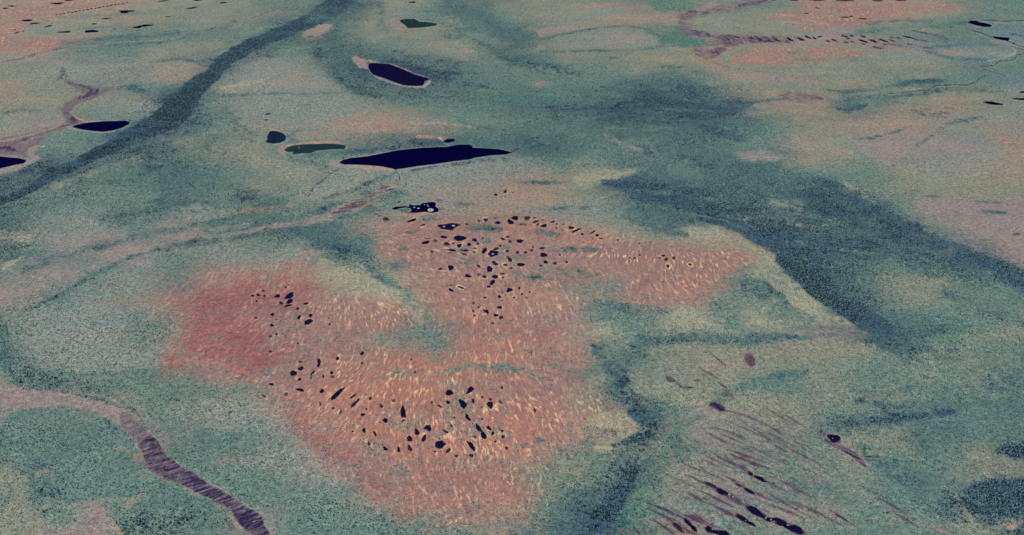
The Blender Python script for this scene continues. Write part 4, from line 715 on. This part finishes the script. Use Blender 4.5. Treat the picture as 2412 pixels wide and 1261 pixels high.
# strip that carries the sheet on behind the camera
nb = len(verts); last = idx[-1]
vb = np.stack([np.linspace(-60000, 60000, NU), np.full(NU, -60000.0), np.zeros(NU)], -1)
ib = np.arange(nb, nb + NU, dtype=np.int32)
fb = np.stack([ib[:-1], ib[1:], last[1:], last[:-1]], -1)
me = mesh_from('ground', np.concatenate([verts, vb]), np.concatenate([faces, fb]))
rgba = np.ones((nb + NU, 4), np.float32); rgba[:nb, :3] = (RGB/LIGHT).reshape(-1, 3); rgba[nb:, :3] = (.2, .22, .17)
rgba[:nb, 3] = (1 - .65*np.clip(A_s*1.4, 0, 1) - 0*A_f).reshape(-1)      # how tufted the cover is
at = me.attributes.new('cover', 'FLOAT_COLOR', 'POINT'); at.data.foreach_set('color', np.clip(rgba, 0, 1).ravel())
ground = bpy.data.objects.new('ground', me); COL.objects.link(ground)
tag(ground, 'rolling bog and fen ground of red moss, grey lichen and green sedge', 'ground', kind='structure')
m, nt, b = mat('bog_vegetation')
N = nt.nodes; K = nt.links
ca = N.new('ShaderNodeAttribute'); ca.attribute_name = 'cover'
tc = N.new('ShaderNodeTexCoord')
def noise(scale, detail=3, rough=.6):
    n = N.new('ShaderNodeTexNoise'); n.inputs['Scale'].default_value = scale; n.inputs['Detail'].default_value = detail
    n.inputs['Roughness'].default_value = rough; K.new(tc.outputs['Object'], n.inputs['Vector']); return n
def ramp(src, a, bb, lo, hi):
    r = N.new('ShaderNodeMapRange'); r.inputs[1].default_value = a; r.inputs[2].default_value = bb
    r.inputs[3].default_value = lo; r.inputs[4].default_value = hi; K.new(src, r.inputs[0]); return r.outputs[0]
def mul(a, bb):
    r = N.new('ShaderNodeMath'); r.operation = 'MULTIPLY'; K.new(a, r.inputs[0]); K.new(bb, r.inputs[1]); return r.outputs[0]
nA = noise(1/7.0, 2, .7); nB = noise(1/22.0, 3, .65); nC = noise(1/3.0, 1)
f = mul(ramp(nA.outputs[0], .3, .7, .52, 1.48), ramp(nB.outputs[0], .3, .7, .66, 1.34))
fm = N.new('ShaderNodeMix'); fm.data_type = 'FLOAT'; fm.inputs[2].default_value = 1.0; K.new(ca.outputs['Alpha'], fm.inputs[0]); K.new(f, fm.inputs[3])
vm = N.new('ShaderNodeVectorMath'); vm.operation = 'SCALE'; K.new(ca.outputs['Color'], vm.inputs[0]); K.new(fm.outputs[0], vm.inputs['Scale'])
# small colour shifts between moss, lichen and sedge tufts
nD = noise(1/11.0, 2, .6)
tint = N.new('ShaderNodeMix'); tint.data_type = 'RGBA'; tint.blend_type = 'MULTIPLY'; tint.inputs[0].default_value = 1.0
cr = N.new('ShaderNodeValToRGB'); cr.color_ramp.elements[0].position = .36; cr.color_ramp.elements[0].color = (.88, 1.04, 1.06, 1)
cr.color_ramp.elements[1].position = .64; cr.color_ramp.elements[1].color = (1.1, .98, .92, 1); K.new(nD.outputs[0], cr.inputs[0])
K.new(vm.outputs[0], tint.inputs[6]); K.new(cr.outputs[0], tint.inputs[7]); K.new(tint.outputs[2], b.inputs['Base Color'])
bp = N.new('ShaderNodeBump'); bp.inputs['Strength'].default_value = .5; bp.inputs['Distance'].default_value = 1.6
K.new(nA.outputs[0], bp.inputs['Height'])
bq = N.new('ShaderNodeBump'); bq.inputs['Strength'].default_value = .6; bq.inputs['Distance'].default_value = 9.0
nE = noise(1/70.0, 3, .55); K.new(nE.outputs[0], bq.inputs['Height']); K.new(bq.outputs[0], bp.inputs['Normal']); K.new(bp.outputs[0], b.inputs['Normal'])
me.materials.append(m)

# ------------------------------------------------------------------ open water
def water_mat(name, col, rough=.35):
    m, nt, b = mat(name)
    n = nt.nodes.new('ShaderNodeTexNoise'); n.inputs['Scale'].default_value = .012; n.inputs['Detail'].default_value = 4
    tc2 = nt.nodes.new('ShaderNodeTexCoord'); nt.links.new(tc2.outputs['Object'], n.inputs['Vector'])
    r = nt.nodes.new('ShaderNodeValToRGB'); r.color_ramp.elements[0].position = .35; r.color_ramp.elements[1].position = .7
    r.color_ramp.elements[0].color = tuple(c*.85 for c in col) + (1,); r.color_ramp.elements[1].color = tuple(c*1.2 for c in col) + (1,)
    nt.links.new(n.outputs[0], r.inputs[0]); nt.links.new(r.outputs[0], b.inputs['Base Color'])
    b.inputs['Roughness'].default_value = rough; b.inputs['Specular IOR Level'].default_value = 0.0
    return m
WM = {'navypool': water_mat('dark_pool_water', (.006, .0055, .030)), 'navy': water_mat('navy_peat_water', (.0012, .0012, .026)), 'green': water_mat('green_lake_water', (.012, .032, .036)),
      'slate': water_mat('slate_lake_water', (.008, .016, .036)), 'brown': water_mat('brown_tinged_water', (.005, .004, .028)),
      'dusky': water_mat('dusky_pool_water', (.022, .018, .038)), 'brownpool': water_mat('brown_pool_water', (.050, .022, .028)),
      'mossy': water_mat('mossy_pool_water', (.055, .065, .062))}
rng = np.random.default_rng(7)
def refine(pts, amp, n=5):
    """break the straight sides of an outline into a wandering shore"""
    out = []
    for i in range(len(pts)):
        x0, y0 = pts[i]; x1, y1 = pts[(i + 1) % len(pts)]
        L_ = math.hypot(x1 - x0, y1 - y0); k = max(1, min(n, int(L_/3)))
        for j in range(k):
            t = j/k; out.append((x0 + (x1 - x0)*t + (rng.normal()*amp if j else 0), y0 + (y1 - y0)*t + (rng.normal()*amp*.45 if j else 0)))
    return out
def water_body(name, pts, mt, z=.3):
    X, Y = ground_xy([p[0] for p in pts], [p[1] for p in pts])
    cx_, cy_ = float(X.mean()), float(Y.mean()); n = len(pts)
    a = float(np.sum(X*np.roll(Y, -1) - np.roll(X, -1)*Y))
    order = range(n) if a > 0 else range(n - 1, -1, -1)
    top = [(float(X[i]) - cx_, float(Y[i]) - cy_, z) for i in order]
    bot = [(x, y, -.9) for x, y, _ in top]
    me = bpy.data.meshes.new(name)
    fs_ = [list(range(n)), list(range(2*n - 1, n - 1, -1))] + [[i, i + n, (i + 1) % n + n, (i + 1) % n] for i in range(n)]
    me.from_pydata(top + bot, [], fs_); me.materials.append(WM[mt])
    o = bpy.data.objects.new(name, me); COL.objects.link(o); o.location = (cx_, cy_, 0)
    return o
for lb, tn, pts in LAKES:
    o = water_body('lake' if max(p[0] for p in pts) - min(p[0] for p in pts) > 25 else 'pond', refine(pts, .35), tn)
    tag(o, lb, 'lake' if o.name.startswith('lake') else 'pond', 'lakes and ponds among the bogs', 'structure')
ORD = ['leftmost','second','third','fourth','fifth','sixth','seventh','eighth','ninth','tenth','eleventh','twelfth','thirteenth','fourteenth','fifteenth','sixteenth','seventeenth','eighteenth','nineteenth','twentieth','21st','22nd','23rd','24th','25th','26th','27th','28th','29th','30th']
TONE = {'navy': 'dark navy', 'dusky': 'dusky violet', 'brown': 'reddish brown', 'mossy': 'grey green shallow'}
REG = [(P0,'pale mossy ground above the red bog'),(P1,'central pool cluster of the red bog'),(P2,'right arm of the red bog'),(P3,'upper left lobe of the red bog'),(P4,'lower lobe of the red bog'),(P5,'streaked fen at the lower right'),(P6,'dark string fen at the upper right'),(P7,'far bogs at the upper left'),(P8,'far reddish bogs along the top')]
for grp, where in REG:
    cls = {}
    for p in grp:
        asp = p[2]/max(p[3], .1); size = 'large' if p[2] > 8.5 else ('small' if p[2] > 4.2 else 'tiny')
        shape = 'slender' if asp > 2.6 else ('oblong' if asp > 1.55 else 'rounded')
        cls.setdefault((size, TONE[p[5]], shape), []).append(p)
    for (size, tone, shape), lst in cls.items():
        lst.sort(key=lambda q: q[0])
        for k, (x,y,rx,ry_,dg,tn) in enumerate(lst):
            n = 26 if rx > 5 else 16; c_, s_ = math.cos(math.radians(dg)), math.sin(math.radians(dg))
            ph = rng.uniform(0, 6.28, 4); am = rng.uniform(.06, .24, 4)
            pts = []
            for q in range(n):
                t = 2*math.pi*q/n
                r = 1 + am[0]*math.sin(2*t + ph[0]) + am[1]*math.sin(3*t + ph[1]) + .7*am[2]*math.sin(5*t + ph[2]) + rng.normal()*.08
                ex, ey = rx*r*math.cos(t), ry_*r*math.sin(t)*(abs(math.sin(t))**.6*1.1 if grp is P5 else 1)
                pts.append((x + ex*c_ - ey*s_, y + ex*s_ + ey*c_))
            o = water_body('bog_pool', pts, {'brown': 'brownpool', 'navy': 'navypool'}.get(tn, tn), .28)
            pos = '' if len(lst) == 1 else (', ' + ORD[min(k, 29)] + ('' if k == 0 else ' from the left') + ' of its kind')
            tag(o, f'{size} {tone} {shape} pool in the {where}{pos}', 'bog pool', 'small pools on the ' + where, 'structure')
# islets standing in the branching lake, the crescent lake and the slender pools
mi, nti, bi = mat('islet_moss'); bi.inputs['Base Color'].default_value = (.33, .36, .27, 1)
def islet(x, y, rx, ry_, label):
    n = 12; pts = [(x + rx*math.cos(6.283*i/n)*(1 + rng.normal()*.08), y + ry_*math.sin(6.283*i/n)*(1 + rng.normal()*.08)) for i in range(n)]
    X, Y = ground_xy([p[0] for p in pts], [p[1] for p in pts]); cx_, cy_ = float(X.mean()), float(Y.mean())
    v = [(float(a) - cx_, float(c) - cy_, .1) for a, c in zip(X, Y)][::-1] + [((float(a) - cx_)*.7, (float(c) - cy_)*.7, 1.1) for a, c in zip(X, Y)][::-1] + [(0, 0, 1.3)]
    me = bpy.data.meshes.new('islet'); me.from_pydata(v, [], [[i, (i + 1) % n, n + (i + 1) % n, n + i] for i in range(n)] + [[n + i, n + (i + 1) % n, 2*n] for i in range(n)])
    me.materials.append(mi); o = bpy.data.objects.new('islet', me); COL.objects.link(o); o.location = (cx_, cy_, 0)
    tag(o, label, 'islet', 'islets standing in dark water', 'structure')
islet(1014,495.3,8,4,'round mossy islet in the south east arm of the branching lake')
for i, (x, y, r, lb) in enumerate([(976,489,2.6,'pale islet in the middle of the branching lake'),(986,491,3,'long pale islet in the middle of the branching lake'),(1007,483.4,1.9,'small pale islet in the north arm of the branching lake'),(1000,483,1.6,'tiny pale islet in the north arm of the branching lake'),(1009,486.6,1.9,'pale islet close to the east shore of the branching lake'),
      (704,347,1.4,'tiny white islet in the green crescent lake, northern of two'),(704,350.6,1.2,'tiny white islet in the green crescent lake, southern of two'),(1068,532,4,'mossy islet in the long ragged pool at the top of the red bog'),(1046,534,3,'small mossy islet in the west of the long ragged pool'),(1161,598.5,3.2,'mossy islet inside the ring shaped pool of the red bog'),
      (1718,1166,2.6,'pale tussock at the east end of a slender pool in the lower right fen'),(1727,1171,2.2,'pale tussock beyond the east end of a slender pool in the lower right fen'),(1804,1221,2.8,'pale tussock between two long pools in the lower right fen'),(1816,1225,2.4,'pale tussock inside the long chain of pools in the lower right fen'),(1856,1238,2.6,'pale tussock splitting the last long pool of the lower right fen'),(1757,1227,1.6,'tiny tussock in the slanting pool above the bottom edge'),(1679,1247,2.6,'pale tussock in the pool cut by the bottom edge'),(1962,1033,1.6,'tiny tussock in the lone oval pool at the lower right')]):
    islet(x, y, r, r*.5, lb)
# ------------------------------------------------------------------ trees
R0, R1 = np.searchsorted(Vt, [-30, 1300]); C0, C1 = np.searchsorted(U, [-120, 2530])
sx = slice(C0, C1); sy = slice(R0, R1)
ax = GX[R0:R1, C0 + 1:C1 + 1] - GX[sy, sx]; ay = GY[R0:R1, sx] - GY[R0 + 1:R1 + 1, sx]
area = np.abs(ax*ay)
dens = np.clip(TREE[sy, sx], 0, 2.6)**1.25/27.0
far = np.clip(1.2 - MPP[sy, sx]/6.5, .34, 1)                    # crowns hide one another at a shallow angle, so thin the far wood
lam = area*dens*far
cnt = rng.poisson(lam)
ci, cj = np.nonzero(cnt); rep = cnt[ci, cj]
ci = np.repeat(ci, rep); cj = np.repeat(cj, rep); nt_ = len(ci)
ru = rng.random(nt_).astype(np.float32); rv = rng.random(nt_).astype(np.float32)
tx = GX[R0 + ci, C0 + cj] + ru*ax[ci, cj]; ty = GY[R0 + ci, C0 + cj] - rv*ay[ci, cj]
tden = TREE[R0 + ci, C0 + cj]
th = (3.2 + 3.2*np.clip(tden, 0, 1.2)**2)*rng.uniform(.6, 1.3, nt_)*(1 + .25*(1 - far[ci, cj]))
tr = th*rng.uniform(.30, .40, nt_)
open('/tmp/trees.txt', 'w').write(str(nt_))
# the nearest three hundred inside the frame are individuals, the rest is one wood
depth = MPP[R0 + ci, C0 + cj]
tpx = U[C0 + cj]; tpy = Vt[R0 + ci]
okf = (tpx > 6) & (tpx < 2404) & (tpy < 1257)
score = th/depth*okf
near = np.argsort(-score)[:300]
keep = np.ones(nt_, bool); keep[near] = False
bx, by, bh, br = tx[keep], ty[keep], th[keep], tr[keep]
nk = len(bx); NS = 5
aa = rng.uniform(0, 6.28, nk)[:, None] + np.arange(NS)[None]*2*math.pi/NS
rr = br[:, None]*rng.uniform(.75, 1.2, (nk, NS))
V = np.empty((nk, NS + 1, 3), np.float32)
V[:, :NS, 0] = bx[:, None] + np.cos(aa)*rr; V[:, :NS, 1] = by[:, None] + np.sin(aa)*rr; V[:, :NS, 2] = (.22*bh)[:, None]*rng.uniform(.3, 1.3, (nk, NS))
V[:, NS, 0] = bx + rng.normal(0, .15, nk); V[:, NS, 1] = by + rng.normal(0, .15, nk); V[:, NS, 2] = bh
k5 = np.arange(NS); tri = np.stack([k5, (k5 + 1) % NS, np.full(NS, NS)], -1)
Fc = (np.arange(nk, dtype=np.int32)[:, None, None]*(NS + 1) + tri[None]).reshape(-1, 3)
wme = mesh_from('spruce_wood', V.reshape(-1, 3), Fc)
wood = bpy.data.objects.new('spruce_wood', wme); COL.objects.link(wood)
tag(wood, 'open to dense wood of small dark spruces spread over the bogs and belts', 'wood', kind='stuff')
mf, ntf, bf = mat('spruce_needles')
ge = ntf.nodes.new('ShaderNodeNewGeometry'); cr = ntf.nodes.new('ShaderNodeValToRGB')
els = cr.color_ramp.elements; els[0].position = 0; els[0].color = (.007, .013, .058, 1); els[1].position = 1; els[1].color = (.15, .27, .225, 1)  # navy dark end puts blue shadow tone into the crown colour
e = els.new(.5); e.color = (.032, .072, .092, 1)
ntf.links.new(ge.outputs['Random Per Island'], cr.inputs[0]); ntf.links.new(cr.outputs[0], bf.inputs['Base Color'])
wme.materials.append(mf)
mn, ntn, bn = mat('spruce_crown_needles'); oi = ntn.nodes.new('ShaderNodeObjectInfo'); cr2 = ntn.nodes.new('ShaderNodeValToRGB')
els = cr2.color_ramp.elements; els[0].color = (.007, .013, .058, 1); els[1].color = (.15, .27, .225, 1)  # same ramp ends, shadow navy painted into the darkest crowns
ntn.links.new(oi.outputs['Random'], cr2.inputs[0]); ntn.links.new(cr2.outputs[0], bn.inputs['Base Color'])
mb_, ntb, bb_ = mat('spruce_bark'); bb_.inputs['Base Color'].default_value = (.10, .075, .055, 1)
# unit spruce: tapered trunk, ragged tiers of branches
cv, cf = [], []
for tier in range(5):
    z0 = .14 + tier*.165; z1 = min(z0 + .34, 1.0); r0 = .34*(1 - tier*.17); n = 9; b0 = len(cv)
    for i in range(n):
        a = 2*math.pi*i/n + tier*.35; q = r0*(1.0 if i % 2 else .72)
        cv.append((q*math.cos(a), q*math.sin(a), z0 + (.03 if i % 2 else .07)))
    cv.append((0, 0, z1))
    cf += [[b0 + i, b0 + (i + 1) % n, b0 + n] for i in range(n)]
cme = bpy.data.meshes.new('crown'); cme.from_pydata(cv, [], cf); cme.materials.append(mn)
tv, tf = [], []; n = 6
for z, r in ((-.03, .03), (.5, .018), (.97, .004)):
    tv += [(r*math.cos(6.283*i/n), r*math.sin(6.283*i/n), z) for i in range(n)]
for l in range(2): tf += [[l*n + i, l*n + (i + 1) % n, (l + 1)*n + (i + 1) % n, (l + 1)*n + i] for i in range(n)]
tme = bpy.data.meshes.new('trunk'); tme.from_pydata(tv, [], tf); tme.materials.append(mb_)
ZN = [(0,330,1100,'on the wooded bog islands at the lower left corner'),(0,700,9999,'beside the dark striped fen channel at the bottom left'),(700,1340,9999,'on the grey mossy ground below the red bog'),(1340,1560,9999,'in the dark forest belt at the bottom centre right'),(1560,2180,9999,'between the slender pools of the streaked fen at the lower right'),(2180,2500,9999,'in the dense dark stand at the lower right corner')]
for q, i in enumerate(near):
    e_ = bpy.data.objects.new('spruce_tree', None); COL.objects.link(e_); e_.empty_display_size = 2
    e_.location = (float(tx[i]), float(ty[i]), 0); e_.rotation_euler = (0, 0, float(rng.uniform(0, 6.28))); e_.scale = (float(th[i]),)*3
    px_ = float(tpx[i]); py_ = float(tpy[i])
    zn = [z for z in ZN if z[0] <= px_ < z[1] and (py_ < z[2] or z[2] == 9999)][-1] if px_ >= 330 else ZN[1 if px_ > 240 else 0]
    zi = zn[3]
    tag(e_, 'small dark spruce standing ' + zi, 'tree', 'spruces ' + zi)
    c = bpy.data.objects.new('crown', cme); COL.objects.link(c); c.parent = e_
    t = bpy.data.objects.new('trunk', tme); COL.objects.link(t); t.parent = e_
